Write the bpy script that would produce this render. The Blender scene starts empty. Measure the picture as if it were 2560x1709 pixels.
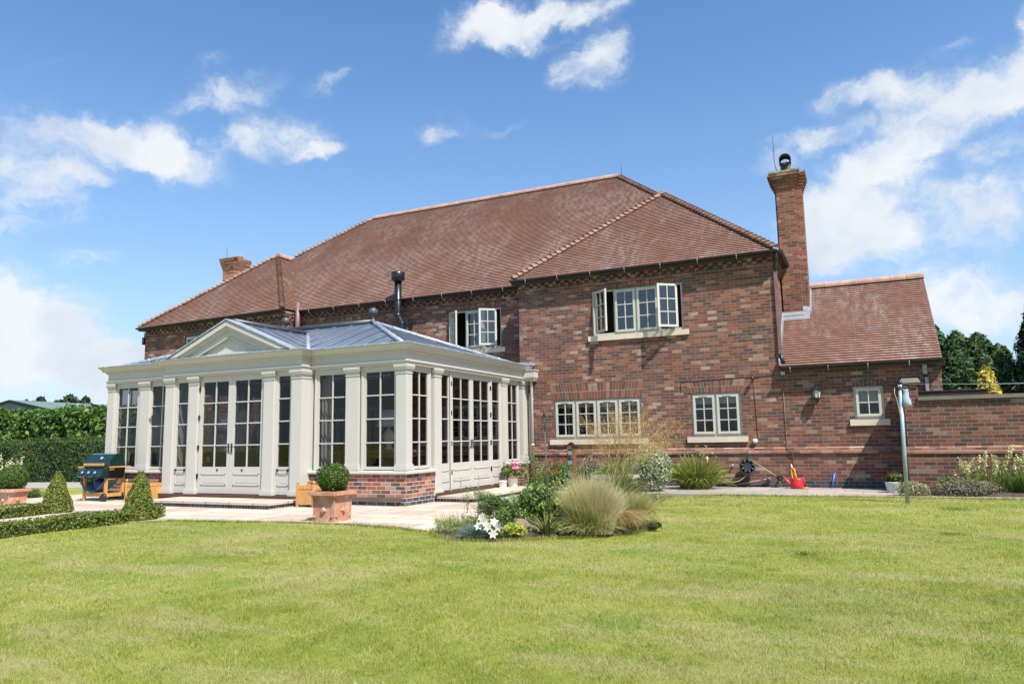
import bpy, bmesh, math, random
import numpy as np
from mathutils import Matrix, Vector, Euler

# ------------------------------------------------------------------ camera, sky, sun, exposure
SC = bpy.context.scene
COL = SC.collection
CAM = Vector((1.6890, -18.0705, 1.1871))
YAW, PITCH, ROLL = 0.44171637, 0.13110634, -0.01713972
_f = Vector((-math.sin(YAW)*math.cos(PITCH), math.cos(YAW)*math.cos(PITCH), math.sin(PITCH)))
_r = Vector((math.cos(YAW), math.sin(YAW), 0.0)); _u = _r.cross(_f)
_r2 = math.cos(ROLL)*_r + math.sin(ROLL)*_u
_u2 = -math.sin(ROLL)*_r + math.cos(ROLL)*_u
cd = bpy.data.cameras.new('camera')
cd.sensor_width = 36.0; cd.sensor_fit = 'HORIZONTAL'
cd.lens = 1842.039/2560*36.0
cd.clip_start = 0.05; cd.clip_end = 3000
cam = bpy.data.objects.new('camera', cd); COL.objects.link(cam)
_m = Matrix((( _r2.x, _u2.x, -_f.x), (_r2.y, _u2.y, -_f.y), (_r2.z, _u2.z, -_f.z))).to_4x4()
_m.translation = CAM
cam.matrix_world = _m
SC.camera = cam

SUN_TO = Vector((1.0, -0.66, 1.76)).normalized()      # towards the sun
sl = bpy.data.lights.new('sun', 'SUN'); sl.energy = 5.0; sl.angle = math.radians(0.5); sl.color = (1.0, 0.955, 0.88)
so = bpy.data.objects.new('sun', sl); COL.objects.link(so)
so.rotation_euler = (-SUN_TO).to_track_quat('-Z', 'Y').to_euler()
so.location = (10, -10, 30)

W = bpy.data.worlds.new("World"); SC.world = W; W.use_nodes = True
BLOBS = [(-.4044,.763,.5043,.9125,.2988,.2792,.0463,.0245,.8),(-.3472,.7826,.5166,.9238,.3803,.0442,.0596,.0271,.95),(-.2744,.8042,.5272,.9542,.2958,.0448,.0482,.015,.8),(-.2606,.8344,.4857,.9303,.0823,.3574,.0273,.0191,.75),(-.2866,.8404,.46,.9578,.2388,.16,.0332,.0249,.8),(-.6668,.6162,.4191,.7449,.571,.345,.0632,.0168,.7),(-.7708,.5307,.3524,.575,.8178,.0256,.0703,.0226,.85),(-.7271,.596,.3408,.59,.7962,-.1342,.0472,.0252,.85),(-.6352,.6721,.3805,.7506,.6535,.098,.0463,.0262,.8),(-.6679,.6473,.3674,.7226,.6823,.1109,.027,.0162,.45),(-.6044,.7053,.3706,.7914,.4766,.3829,.0277,.01,.5),(-.8232,.4827,.2989,.5247,.8479,.0752,.0485,.0267,.95),(-.7895,.5305,.3086,.592,.7911,.154,.0302,.0111,.5),(-.4605,.7931,.3987,.8682,.4959,.0156,.034,.0147,.55),(-.7839,.4701,.4056,.601,.739,.3044,.0262,.0067,.35),(-.6758,.5906,.4411,.7366,.5162,.4369,.0233,.0093,.35),(-.5698,.6908,.4452,.8219,.4827,.3023,.0228,.0087,.4),(-.8624,.4896,.1286,.5004,.863,.0687,.0777,.0583,1.2),(-.8364,.5386,.1022,.5012,.8265,-.2564,.1006,.0352,1.2),(-.7987,.5943,.0945,.5765,.8005,-.1638,.0679,.0235,1.),(.0399,.9193,.3914,.999,-.0453,.0039,.0559,.0173,.85),(.1209,.9259,.3579,.9623,-.198,.1866,.083,.0293,1.),(.1657,.9113,.3769,.9011,-.2954,.3175,.0424,.0282,.8),(-.0295,.9354,.3525,.9965,-.0004,.0839,.0504,.0127,.7),(.0088,.9586,.2845,.8654,-.1501,.4781,.0687,.0396,1.),(.0292,.9713,.236,.9867,-.0659,.1485,.0789,.0316,.95),(-.0229,.9672,.2532,.9701,-.04,.2395,.0431,.0323,.7),(.1526,.9572,.2458,.952,-.2094,.2234,.0537,.0342,.9),(.1262,.9809,.148,.9725,-.0931,-.2133,.075,.0375,1.05),(.1799,.8888,.4215,.9558,-.0568,-.2885,.0138,.0275,.5),(-.8076,.5456,.224,.5865,.7837,.2047,.0331,.0122,.5),(-.8422,.4788,.2481,.5213,.8407,.1467,.0291,.0218,.55),(-.8098,.5205,.2709,.5819,.6519,.4863,.025,.012,.4),(.0942,.9043,.4164,.9814,-.1548,.1136,.0268,.0078,.35),(-.3917,.8268,.4037,.9124,.2915,.2875,.0227,.0068,.25),(.1595,.9376,.3089,.9591,-.2214,.1762,.0385,.0144,.7),(.0529,.9487,.3118,.9467,-.1472,.2867,.0463,.0154,.4),(-.0715,.9408,.3314,.9936,.0379,.1061,.0325,.0087,.4)]
def build_world():
    nt = W.node_tree; N = nt.nodes; L = nt.links; N.clear()
    def n(t, **k):
        x = N.new(t)
        for a, b in k.items(): setattr(x, a, b)
        return x
    def math_(op, a, b=None, c=None, clamp=False):
        x = n('ShaderNodeMath', operation=op, use_clamp=clamp)
        for i, v in enumerate((a, b, c)):
            if v is None: continue
            if hasattr(v, 'links'): L.new(v, x.inputs[i])
            else: x.inputs[i].default_value = v
        return x.outputs[0]
    tc = n('ShaderNodeTexCoord')
    d = n('ShaderNodeVectorMath', operation='NORMALIZE'); L.new(tc.outputs['Generated'], d.inputs[0]); D = d.outputs[0]
    nd = n('ShaderNodeTexNoise'); nd.inputs['Scale'].default_value = 11; nd.inputs['Detail'].default_value = 6; nd.inputs['Roughness'].default_value = .6
    L.new(D, nd.inputs['Vector'])
    sub = n('ShaderNodeVectorMath', operation='SUBTRACT'); L.new(nd.outputs['Color'], sub.inputs[0]); sub.inputs[1].default_value = (.5, .5, .5)
    scl = n('ShaderNodeVectorMath', operation='SCALE'); L.new(sub.outputs[0], scl.inputs[0]); scl.inputs['Scale'].default_value = .10
    ad = n('ShaderNodeVectorMath', operation='ADD'); L.new(D, ad.inputs[0]); L.new(scl.outputs[0], ad.inputs[1]); DD = ad.outputs[0]
    acc = None
    for b in BLOBS:
        c = Vector(b[0:3]); e = Vector(b[3:6]).normalized(); w = c.cross(e).normalized()
        R = Matrix(((e.x, w.x, c.x), (e.y, w.y, c.y), (e.z, w.z, c.z)))
        mp = n('ShaderNodeMapping', vector_type='TEXTURE')
        mp.inputs['Location'].default_value = c; mp.inputs['Rotation'].default_value = R.to_euler()
        mp.inputs['Scale'].default_value = (b[6]*1.95, b[7]*2.0, 1.0)
        L.new(DD, mp.inputs['Vector'])
        ln = n('ShaderNodeVectorMath', operation='LENGTH'); L.new(mp.outputs[0], ln.inputs[0])
        mr = n('ShaderNodeMapRange', interpolation_type='SMOOTHERSTEP')
        mr.inputs['From Min'].default_value = 1.0; mr.inputs['From Max'].default_value = 0.0
        mr.inputs['To Min'].default_value = 0.0; mr.inputs['To Max'].default_value = b[8]*1.22
        L.new(ln.outputs['Value'], mr.inputs['Value'])
        acc = mr.outputs[0] if acc is None else math_('ADD', acc, mr.outputs[0])
    # other clouds all round the sky, away from the part the photograph shows
    dt = n('ShaderNodeVectorMath', operation='DOT_PRODUCT'); L.new(D, dt.inputs[0]); dt.inputs[1].default_value = (-.40, .86, .30)
    gen = n('ShaderNodeTexNoise'); gen.inputs['Scale'].default_value = 3.2; gen.inputs['Detail'].default_value = 3
    L.new(DD, gen.inputs['Vector'])
    away = n('ShaderNodeMapRange'); away.inputs['From Min'].default_value = .74; away.inputs['From Max'].default_value = .55; L.new(dt.outputs['Value'], away.inputs['Value'])
    g2 = n('ShaderNodeMapRange'); g2.inputs['From Min'].default_value = .48; g2.inputs['From Max'].default_value = .66; g2.inputs['To Max'].default_value = .12; L.new(gen.outputs['Fac'], g2.inputs['Value'])
    acc = math_('ADD', acc, math_('MULTIPLY', away.outputs[0], g2.outputs[0]))
    # wispy detail
    mp = n('ShaderNodeMapping'); mp.inputs['Scale'].default_value = (1, 1, 1.7); L.new(DD, mp.inputs['Vector'])
    wz = n('ShaderNodeTexNoise'); wz.inputs['Scale'].default_value = 15; wz.inputs['Detail'].default_value = 9; wz.inputs['Roughness'].default_value = .62
    L.new(mp.outputs[0], wz.inputs['Vector'])
    wsp = math_('MULTIPLY_ADD', wz.outputs['Fac'], 3.6, -1.80)
    den = math_('ADD', acc, math_('MULTIPLY', wsp, math_('MINIMUM', math_('MULTIPLY', acc, 1.7), 0.8)))
    cov = n('ShaderNodeMapRange', interpolation_type='SMOOTHSTEP'); cov.inputs['From Min'].default_value = .02; cov.inputs['From Max'].default_value = 1.45; cov.inputs['To Max'].default_value = .96; L.new(den, cov.inputs['Value'])
    # cloud brightness: paler and greyer in the thick parts
    cs = n('ShaderNodeTexNoise'); cs.inputs['Scale'].default_value = 9; cs.inputs['Detail'].default_value = 5; L.new(DD, cs.inputs['Vector'])
    cr = n('ShaderNodeValToRGB'); cr.color_ramp.elements[0].position = .35; cr.color_ramp.elements[0].color = (.44, .49, .555, 1)
    cr.color_ramp.elements[1].position = .6; cr.color_ramp.elements[1].color = (.57, .59, .615, 1); L.new(cs.outputs['Fac'], cr.inputs['Fac'])
    sky = n('ShaderNodeTexSky', sky_type='NISHITA'); sky.sun_disc = False
    sky.sun_elevation = math.asin(SUN_TO.z); sky.sun_rotation = math.atan2(SUN_TO.x, SUN_TO.y)
    sky.air_density = 1.0; sky.dust_density = 0.8; sky.ozone_density = 2.2
    hs = n('ShaderNodeHueSaturation'); hs.inputs['Saturation'].default_value = 1.22; L.new(sky.outputs[0], hs.inputs['Color'])
    sz = n('ShaderNodeSeparateXYZ'); L.new(D, sz.inputs[0])
    hz = math_('MULTIPLY', math_('POWER', math_('SUBTRACT', 1., sz.outputs[2], clamp=True), 4.0), .80)
    hm = n('ShaderNodeMix', data_type='RGBA'); L.new(hz, hm.inputs[0]); L.new(hs.outputs[0], hm.inputs[6]); hm.inputs[7].default_value = (2.55, 3.35, 4.35, 1)
    b1 = n('ShaderNodeBackground'); L.new(hm.outputs[2], b1.inputs['Color']); b1.inputs['Strength'].default_value = 0.128
    b2 = n('ShaderNodeBackground'); L.new(cr.outputs[0], b2.inputs['Color']); b2.inputs['Strength'].default_value = 1.0
    mx = n('ShaderNodeMixShader'); L.new(cov.outputs[0], mx.inputs[0]); L.new(b1.outputs[0], mx.inputs[1]); L.new(b2.outputs[0], mx.inputs[2])
    out = n('ShaderNodeOutputWorld'); L.new(mx.outputs[0], out.inputs['Surface'])
build_world()
SC.view_settings.view_transform = 'Standard'; SC.view_settings.look = 'None'
SC.view_settings.exposure = 0.68; SC.view_settings.gamma = 1.0
SC.render.engine = 'CYCLES'
SC.cycles.use_denoising = True
SC.cycles.max_bounces = 8; SC.cycles.transparent_max_bounces = 16
SC.cycles.caustics_reflective = False; SC.cycles.caustics_refractive = False
RS = np.random.RandomState(7)

# ------------------------------------------------------------------ mesh helpers
class MB:
    """collects polygons with metre-scaled uvs; build() links them as ONE mesh object"""
    def __init__(s): s.v = []; s.f = []; s.uv = []; s.sm = []
    def face(s, pts, uv=None, smooth=False):
        pts = [Vector(p) for p in pts]
        i = len(s.v); s.v += pts; s.f.append(tuple(range(i, i+len(pts))))
        if uv is None:
            nn = Vector((0, 0, 0))
            for k in range(len(pts)):
                a, b = pts[k], pts[(k+1) % len(pts)]
                nn += Vector(((a.y-b.y)*(a.z+b.z), (a.z-b.z)*(a.x+b.x), (a.x-b.x)*(a.y+b.y)))
            ax = max(range(3), key=lambda k: abs(nn[k]))
            uv = [((p.y, p.z) if ax == 0 else (p.x, p.z) if ax == 1 else (p.x, p.y)) for p in pts]
        s.uv.append(uv); s.sm.append(smooth)
    def hexa(s, b, t):      # bottom 4 (ccw from above), top 4
        s.face([b[3], b[2], b[1], b[0]]); s.face(t)
        for k in range(4): s.face([b[k], b[(k+1) % 4], t[(k+1) % 4], t[k]])
    def box(s, x0, x1, y0, y1, z0, z1):
        x0, x1 = min(x0, x1), max(x0, x1); y0, y1 = min(y0, y1), max(y0, y1); z0, z1 = min(z0, z1), max(z0, z1)
        s.hexa([(x0, y0, z0), (x1, y0, z0), (x1, y1, z0), (x0, y1, z0)], [(x0, y0, z1), (x1, y0, z1), (x1, y1, z1), (x0, y1, z1)])
    def lbox(s, T, u0, u1, w0, w1, z0, z1):   # in a wall frame: u along, w outward, z up
        u0, u1 = min(u0, u1), max(u0, u1); w0, w1 = min(w0, w1), max(w0, w1)
        q = [(u0, w1), (u1, w1), (u1, w0), (u0, w0)]
        b = [T(u, w, z0) for u, w in q]; t = [T(u, w, z1) for u, w in q]
        if (b[1]-b[0]).cross(b[2]-b[1]).z > 0: s.hexa(b, t)
        else: s.hexa(b[::-1], t[::-1])
    def tube(s, pts, r, n=8, caps=True, smooth=True):
        pts = [Vector(p) for p in pts]; rs = r if isinstance(r, (list, tuple)) else [r]*len(pts)
        rings = []; prev = None
        for i, p in enumerate(pts):
            d = (pts[min(i+1, len(pts)-1)]-pts[max(i-1, 0)]).normalized()
            if prev is None:
                a = d.cross(Vector((0, 0, 1)));  a = a if a.length > .05 else d.cross(Vector((1, 0, 0)))
            else: a = prev - d*prev.dot(d)
            a.normalize(); prev = a; b = d.cross(a)
            rings.append([p+(a*math.cos(2*math.pi*k/n)+b*math.sin(2*math.pi*k/n))*rs[i] for k in range(n)])
        for i in range(len(rings)-1):
            for k in range(n):
                s.face([rings[i][k], rings[i][(k+1) % n], rings[i+1][(k+1) % n], rings[i+1][k]], smooth=smooth)
        if caps: s.face(rings[0][::-1]); s.face(rings[-1])
    def lathe(s, c, prof, n=20, smooth=True, sx=1, sy=1):
        c = Vector(c); R = [[c+Vector((r*math.cos(2*math.pi*k/n)*sx, r*math.sin(2*math.pi*k/n)*sy, z)) for k in range(n)] for r, z in prof]
        for i in range(len(R)-1):
            for k in range(n):
                s.face([R[i][k], R[i][(k+1) % n], R[i+1][(k+1) % n], R[i+1][k]], smooth=smooth)
        s.face(R[0][::-1]); s.face(R[-1])
    def frustum(s, c, h0, h1, z0, z1, d0=None, d1=None):   # square frustum
        d0 = d0 or h0; d1 = d1 or h1; x, y = c
        s.hexa([(x-h0, y-d0, z0), (x+h0, y-d0, z0), (x+h0, y+d0, z0), (x-h0, y+d0, z0)], [(x-h1, y-d1, z1), (x+h1, y-d1, z1), (x+h1, y+d1, z1), (x-h1, y+d1, z1)])
    def sweep(s, path, prof, closed=False):     # plan path, profile (out, z), outward = right of travel
        P = [Vector((p[0], p[1])) for p in path]; n = len(P); rows = []
        for i in range(n):
            d0 = (P[i]-P[i-1]).normalized() if (i > 0 or closed) else None
            d1 = (P[(i+1) % n]-P[i]).normalized() if (i < n-1 or closed) else None
            d0 = d0 or d1; d1 = d1 or d0
            n0 = Vector((d0.y, -d0.x)); n1 = Vector((d1.y, -d1.x)); m = (n0+n1); m = m/(m.dot(n0))
            rows.append([Vector((P[i].x+m.x*o, P[i].y+m.y*o, z)) for o, z in prof])
        for i in range(n if closed else n-1):
            a, b = rows[i], rows[(i+1) % n]
            for k in range(len(prof)-1): s.face([a[k], b[k], b[k+1], a[k+1]])
        if not closed:
            s.face(rows[0]); s.face(rows[-1][::-1])
    def build(s, name, mat, parent=None, bevel=0):
        me = bpy.data.meshes.new(name)
        if parent is not None: off = Vector(parent['_base']) if '_base' in parent else Vector((0, 0, 0))
        else: off = Vector((0, 0, 0))
        me.from_pydata([tuple(v-off) for v in s.v], [], s.f)
        uvl = me.uv_layers.new(name='UVMap')
        uvl.data.foreach_set('uv', [c for q in s.uv for p in q for c in p])
        me.polygons.foreach_set('use_smooth', s.sm)
        if any(s.sm):
            bm = bmesh.new(); bm.from_mesh(me); bmesh.ops.remove_doubles(bm, verts=bm.verts, dist=1e-5); bm.to_mesh(me); bm.free()
        me.materials.append(mat)
        o = bpy.data.objects.new(name, me); COL.objects.link(o)
        if parent is not None:
            o.parent = parent; o['_base'] = tuple(off)
        if bevel:
            md = o.modifiers.new('bevel', 'BEVEL'); md.width = bevel; md.segments = 2; md.limit_method = 'ANGLE'
        return o

def tag(o, label=None, cat=None, group=None, kind=None):
    if label: o['label'] = label
    if cat: o['category'] = cat
    if group: o['group'] = group
    if kind: o['kind'] = kind
    return o
def thing(name, loc, label, cat, group=None):
    o = bpy.data.objects.new(name, None); COL.objects.link(o); o.location = loc; o['_base'] = tuple(loc)
    o.empty_display_size = .2
    return tag(o, label, cat, group)
def finish():                                   # drop the build-time bookkeeping
    for o in bpy.data.objects:
        if '_base' in o: del o['_base']

def arr_mesh(name, V, F, mat, parent=None, col=None, smooth=False):
    """numpy mesh: V (n,3), F (m,k); col (n,3) stored as colour attribute 'Col'"""
    me = bpy.data.meshes.new(name)
    off = np.array(parent['_base']) if parent is not None and '_base' in parent else np.zeros(3)
    V = np.asarray(V, float)-off; F = np.asarray(F, np.int32); k = F.shape[1]
    me.vertices.add(len(V)); me.vertices.foreach_set('co', V.astype(np.float32).ravel())
    me.loops.add(F.size); me.loops.foreach_set('vertex_index', F.ravel())
    me.polygons.add(len(F)); me.polygons.foreach_set('loop_start', np.arange(0, F.size, k, dtype=np.int32))
    if smooth: me.polygons.foreach_set('use_smooth', np.ones(len(F), bool))
    me.update(calc_edges=True)
    if col is not None:
        a = me.color_attributes.new('Col', 'FLOAT_COLOR', 'POINT')
        c4 = np.ones((len(V), 4), np.float32); c4[:, :3] = col; a.data.foreach_set('color', c4.ravel())
    me.materials.append(mat)
    o = bpy.data.objects.new(name, me); COL.objects.link(o)
    if parent is not None: o.parent = parent
    return o

# ------------------------------------------------------------------ materials
class NT:
    def __init__(s, name):
        s.m = bpy.data.materials.new(name); s.m.use_nodes = True; s.t = s.m.node_tree; s.t.nodes.clear()
        s.out = s.n('ShaderNodeOutputMaterial')
    def n(s, t, ins=None, **k):
        x = s.t.nodes.new(t)
        for a, b in k.items(): setattr(x, a, b)
        for a, b in (ins or {}).items(): s.set(x.inputs[a], b)
        return x
    def set(s, i, v):
        if hasattr(v, 'links'): s.t.links.new(v, i)
        else: i.default_value = v
    def math(s, op, a, b=0., c=0., clamp=False):
        x = s.n('ShaderNodeMath', operation=op, use_clamp=clamp)
        for i, v in enumerate((a, b, c)): s.set(x.inputs[i], v)
        return x.outputs[0]
    def mix(s, f, a, b, mode='MIX'):
        x = s.n('ShaderNodeMix', data_type='RGBA', blend_type=mode)
        s.set(x.inputs[0], f); s.set(x.inputs[6], a if hasattr(a, 'links') else (*a, 1)); s.set(x.inputs[7], b if hasattr(b, 'links') else (*b, 1))
        return x.outputs[2]
    def noise(s, vec, scale, detail=4, rough=.55, dist=0., stretch=None):
        if stretch: vec = s.n('ShaderNodeMapping', {'Vector': vec, 'Scale': stretch}).outputs[0]
        return s.n('ShaderNodeTexNoise', {'Vector': vec, 'Scale': scale, 'Detail': detail, 'Roughness': rough, 'Distortion': dist}).outputs['Fac']
    def ramp(s, f, stops, interp='LINEAR'):
        x = s.n('ShaderNodeValToRGB', {'Fac': f}); r = x.color_ramp; r.interpolation = interp
        while len(r.elements) < len(stops): r.elements.new(.5)
        for e, (p, c) in zip(r.elements, stops): e.position = p; e.color = (*c, 1) if len(c) == 3 else c
        return x.outputs[0]
    def step(s, v, a, b, lo=0., hi=1.):
        return s.n('ShaderNodeMapRange', {'Value': v, 'From Min': a, 'From Max': b, 'To Min': lo, 'To Max': hi}, interpolation_type='SMOOTHSTEP').outputs[0]
    def uv(s): return s.n('ShaderNodeUVMap').outputs[0]
    def pos(s): return s.n('ShaderNodeNewGeometry').outputs['Position']
    def bsdf(s, col, rough=.6, bump=None, dist=.01, strength=.5, metal=0., spec=.5, coat=0.):
        p = s.n('ShaderNodeBsdfPrincipled', {'Base Color': col if hasattr(col, 'links') else (*col, 1), 'Roughness': rough, 'Metallic': metal, 'Specular IOR Level': spec, 'Coat Weight': coat})
        if bump is not None:
            b = s.n('ShaderNodeBump', {'Height': bump, 'Distance': dist, 'Strength': strength}); s.t.links.new(b.outputs[0], p.inputs['Normal'])
        s.t.links.new(p.outputs[0], s.out.inputs['Surface']); s.p = p
        return s.m

def simple(name, col, rough=.5, var=.12, scale=6., metal=0., spec=.5, bump=.0, coat=0.):
    t = NT(name); P = t.pos()
    f = t.noise(P, scale, 6, .65)
    a = tuple(c*(1-var) for c in col); b = tuple(min(1, c*(1+var)) for c in col)
    c = t.mix(t.step(f, .3, .7), a, b)
    return t.bsdf(c, rough, t.noise(P, scale*14, 4) if bump else None, .004, bump, metal, spec, coat)

def brick(name, mortar=(.32, .25, .19), blue_to=None, wash=.05, dark=1.0, stops=None, msize=.0045):
    t = NT(name); uv = t.uv()
    wob = t.n('ShaderNodeTexNoise', {'Vector': uv, 'Scale': 9., 'Detail': 2.}).outputs['Color']
    off = t.n('ShaderNodeVectorMath', {0: wob, 1: (.5, .5, .5)}, operation='SUBTRACT').outputs[0]
    off = t.n('ShaderNodeVectorMath', {0: off, 'Scale': .006}, operation='SCALE').outputs[0]
    v2 = t.n('ShaderNodeVectorMath', {0: uv, 1: off}, operation='ADD').outputs[0]
    b = t.n('ShaderNodeTexBrick', {'Vector': v2, 'Color1': (0, 0, 0, 1), 'Color2': (1, 1, 1, 1), 'Mortar': (0, 0, 0, 1), 'Scale': 1., 'Mortar Size': msize, 'Mortar Smooth': .25, 'Bias': 0., 'Brick Width': .225, 'Row Height': .075})
    stops = stops or [(0., (.088, .066, .060)), (.07, (.11, .078, .068)), (.14, (.135, .070, .056)), (.28, (.165, .070, .054)), (.41, (.215, .084, .059)), (.53, (.252, .102, .069)), (.65, (.284, .126, .084)), (.75, (.160, .100, .084)), (.83, (.30, .150, .098)), (.91, (.33, .225, .165)), (.985, (.42, .32, .25))]
    bat = t.math('MULTIPLY_ADD', t.math('SUBTRACT', t.noise(uv, .9, 3, .5), .5), .55, b.outputs['Color'], clamp=True)
    c = t.ramp(bat, stops, 'CONSTANT')
    # tone drifts within a brick (kiln marks) and over the wall
    n1 = t.noise(uv, 24., 5, .7); n2 = t.noise(uv, .7, 4, .6); n3 = t.noise(uv, 90., 3, .7, stretch=(1, 1.8, 1)); n4 = t.noise(uv, 1.1, 5, .6, stretch=(1., .28, 1))
    c = t.mix(t.step(n1, .45, .75, 0, .34), c, (.11, .062, .05))
    c = t.mix(t.step(n3, .55, .8, 0, .30), c, (.36, .25, .19))
    c = t.mix(t.step(n2, .45, .75, 0, wash*2.2), c, (.28, .19, .15))
    c = t.mix(t.step(n4, .56, .74, 0, .32), c, (.105, .070, .058))
    if blue_to is not None:
        sp = t.n('ShaderNodeSeparateXYZ', {0: uv}).outputs[1]
        lo = t.math('LESS_THAN', sp, blue_to)
        blu = t.ramp(b.outputs['Color'], [(0., (.050, .055, .068)), (.4, (.075, .08, .096)), (.75, (.095, .10, .115))], 'CONSTANT')
        c = t.mix(lo, c, blu)
    if dark != 1.0: c = t.mix(1., c, (dark, dark, dark), 'MULTIPLY')
    mo = t.mix(t.noise(uv, 5., 4), tuple(x*.7 for x in mortar), tuple(min(1, x*1.25) for x in mortar))
    col = t.mix(b.outputs['Fac'], c, mo)
    h = t.math('SUBTRACT', t.math('MULTIPLY', n3, .35), b.outputs['Fac'])
    return t.bsdf(col, .88, h, .007, .8, spec=.25)

def tiles(name):
    t = NT(name); uv = t.uv()
    b = t.n('ShaderNodeTexBrick', {'Vector': uv, 'Color1': (0, 0, 0, 1), 'Color2': (1, 1, 1, 1), 'Mortar': (0, 0, 0, 1), 'Scale': 1., 'Mortar Size': .004, 'Mortar Smooth': .2, 'Bias': 0., 'Brick Width': .165, 'Row Height': .1})
    c = t.ramp(b.outputs['Color'], [(0., (.220, .113, .083)), (.25, (.242, .124, .090)), (.5, (.260, .134, .097)), (.75, (.280, .148, .108))], 'CONSTANT')
    P = t.pos()
    n1 = t.noise(uv, .55, 5, .65, stretch=(1., .55, 1)); n2 = t.noise(uv, 6., 5, .75, stretch=(1., .8, 1)); n3 = t.noise(uv, 30., 4, .8); n4 = t.noise(uv, .9, 4, .6); n5 = t.noise(uv, 4., 4, .7, stretch=(1.7, .5, 1))
    pat = t.math('MULTIPLY', t.step(n1, .40, .60), t.step(n5, .38, .64))
    pat = t.math('MULTIPLY', pat, t.step(n3, .40, .62, .15, 1.))
    c = t.mix(t.math('MULTIPLY', pat, .92), c, (.47, .41, .37))
    c = t.mix(t.math('MULTIPLY', t.step(n2, .42, .66, 0, .55), t.step(t.noise(uv, .8, 4, .6, stretch=(1., .4, 1)), .62, .40)), c, (.135, .080, .064))
    c = t.mix(t.math('MULTIPLY', t.step(n4, .60, .68), t.step(n3, .52, .6, 0, .65)), c, (.42, .24, .07))
    c = t.mix(t.step(n3, .62, .72, 0, .35), c, (.42, .33, .28))
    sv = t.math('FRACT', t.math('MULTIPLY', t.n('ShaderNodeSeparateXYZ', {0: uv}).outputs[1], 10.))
    gap = t.math('MULTIPLY', t.step(sv, .42, .14), .80)  # dark course lines: shade under the tile lips, painted into the colour
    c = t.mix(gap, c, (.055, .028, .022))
    c = t.mix(t.math('MULTIPLY', b.outputs['Fac'], .15), c, (.08, .042, .035))
    return t.bsdf(c, .85, t.math('SUBTRACT', t.math('MULTIPLY', n3, .3), b.outputs['Fac']), .006, .6, spec=.2)

def bonnet(name):
    t = NT(name); P = t.pos()
    c = t.mix(t.step(t.noise(P, 3.3, 4), .35, .65), (.215, .112, .086), (.31, .185, .145))
    c = t.mix(t.step(t.noise(P, 9., 5, .7), .56, .70, 0, .75), c, (.44, .30, .10))
    c = t.mix(t.step(t.noise(P, 14., 5, .7), .58, .72, 0, .6), c, (.36, .32, .27))
    return t.bsdf(c, .85, t.noise(P, 60., 3), .004, .4, spec=.2)

def stone(name, col=(.58, .49, .38), var=.2):
    t = NT(name); P = t.pos()
    c = t.mix(t.noise(P, 3., 6, .65), tuple(x*(1-var) for x in col), tuple(x*(1+var) for x in col))
    c = t.mix(t.step(t.noise(P, 9., 6, .7), .56, .72, 0, .6), c, (.22, .19, .15))
    return t.bsdf(c, .85, t.noise(P, 40., 5, .7), .006, .35, spec=.25)

def glass(name, tint=.86, refl=1.0, tcol=None, base=.05):
    t = NT(name)
    lw = t.n('ShaderNodeLayerWeight', {'Blend': .5}).outputs['Facing']
    fr = t.math('MULTIPLY_ADD', t.math('POWER', lw, 4.5), .90*refl, base*refl, clamp=True)
    wob = t.noise(t.pos(), 1.3, 2)
    bp = t.n('ShaderNodeBump', {'Height': wob, 'Distance': .02, 'Strength': .08})
    tr = t.n('ShaderNodeBsdfTransparent', {'Color': (*(tcol or (tint, tint, tint)), 1)})
    gl = t.n('ShaderNodeBsdfGlossy', {'Color': (.95, .97, 1, 1), 'Roughness': .0, 'Normal': bp.outputs[0]})
    m = t.n('ShaderNodeMixShader', {0: fr, 1: tr.outputs[0], 2: gl.outputs[0]})
    t.t.links.new(m.outputs[0], t.out.inputs['Surface'])
    return t.m

def leafmat(name, trans=.28, rough=.55, gain=1.0, spec=.35):
    t = NT(name)
    a = t.n('ShaderNodeAttribute', attribute_name='Col').outputs['Color']
    if gain != 1.0: a = t.mix(1., a, (gain, gain, gain), 'MULTIPLY')
    p = t.n('ShaderNodeBsdfPrincipled', {'Base Color': a, 'Roughness': rough, 'Specular IOR Level': spec})
    tl = t.n('ShaderNodeBsdfTranslucent', {'Color': a})
    m = t.n('ShaderNodeMixShader', {0: trans, 1: p.outputs[0], 2: tl.outputs[0]})
    t.t.links.new(m.outputs[0], t.out.inputs['Surface'])
    return t.m

def roofglass():
    t = NT('blue_roof_glass')
    p = t.n('ShaderNodeBsdfPrincipled', {'Base Color': (.15, .19, .245, 1), 'Roughness': .14, 'Specular IOR Level': .6}); tr = t.n('ShaderNodeBsdfTransparent', {'Color': (.5, .6, .7, 1)})
    m = t.n('ShaderNodeMixShader', {0: .14, 1: p.outputs[0], 2: tr.outputs[0]}); t.t.links.new(m.outputs[0], t.out.inputs['Surface']); return t.m

def terra():
    t = NT('terracotta'); P = t.pos(); c = t.mix(t.noise(P, 4., 5, .6), (.37, .165, .10), (.52, .26, .17))
    c = t.mix(t.step(t.noise(P, 3.2, 6, .7, stretch=(1, 1, .6)), .48, .68, 0, .62), c, (.60, .47, .40)); c = t.mix(t.step(t.noise(P, 11., 5, .7), .58, .74, 0, .5), c, (.20, .13, .09))
    return t.bsdf(c, .88, t.noise(P, 50., 4), .004, .4, spec=.2)

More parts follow.
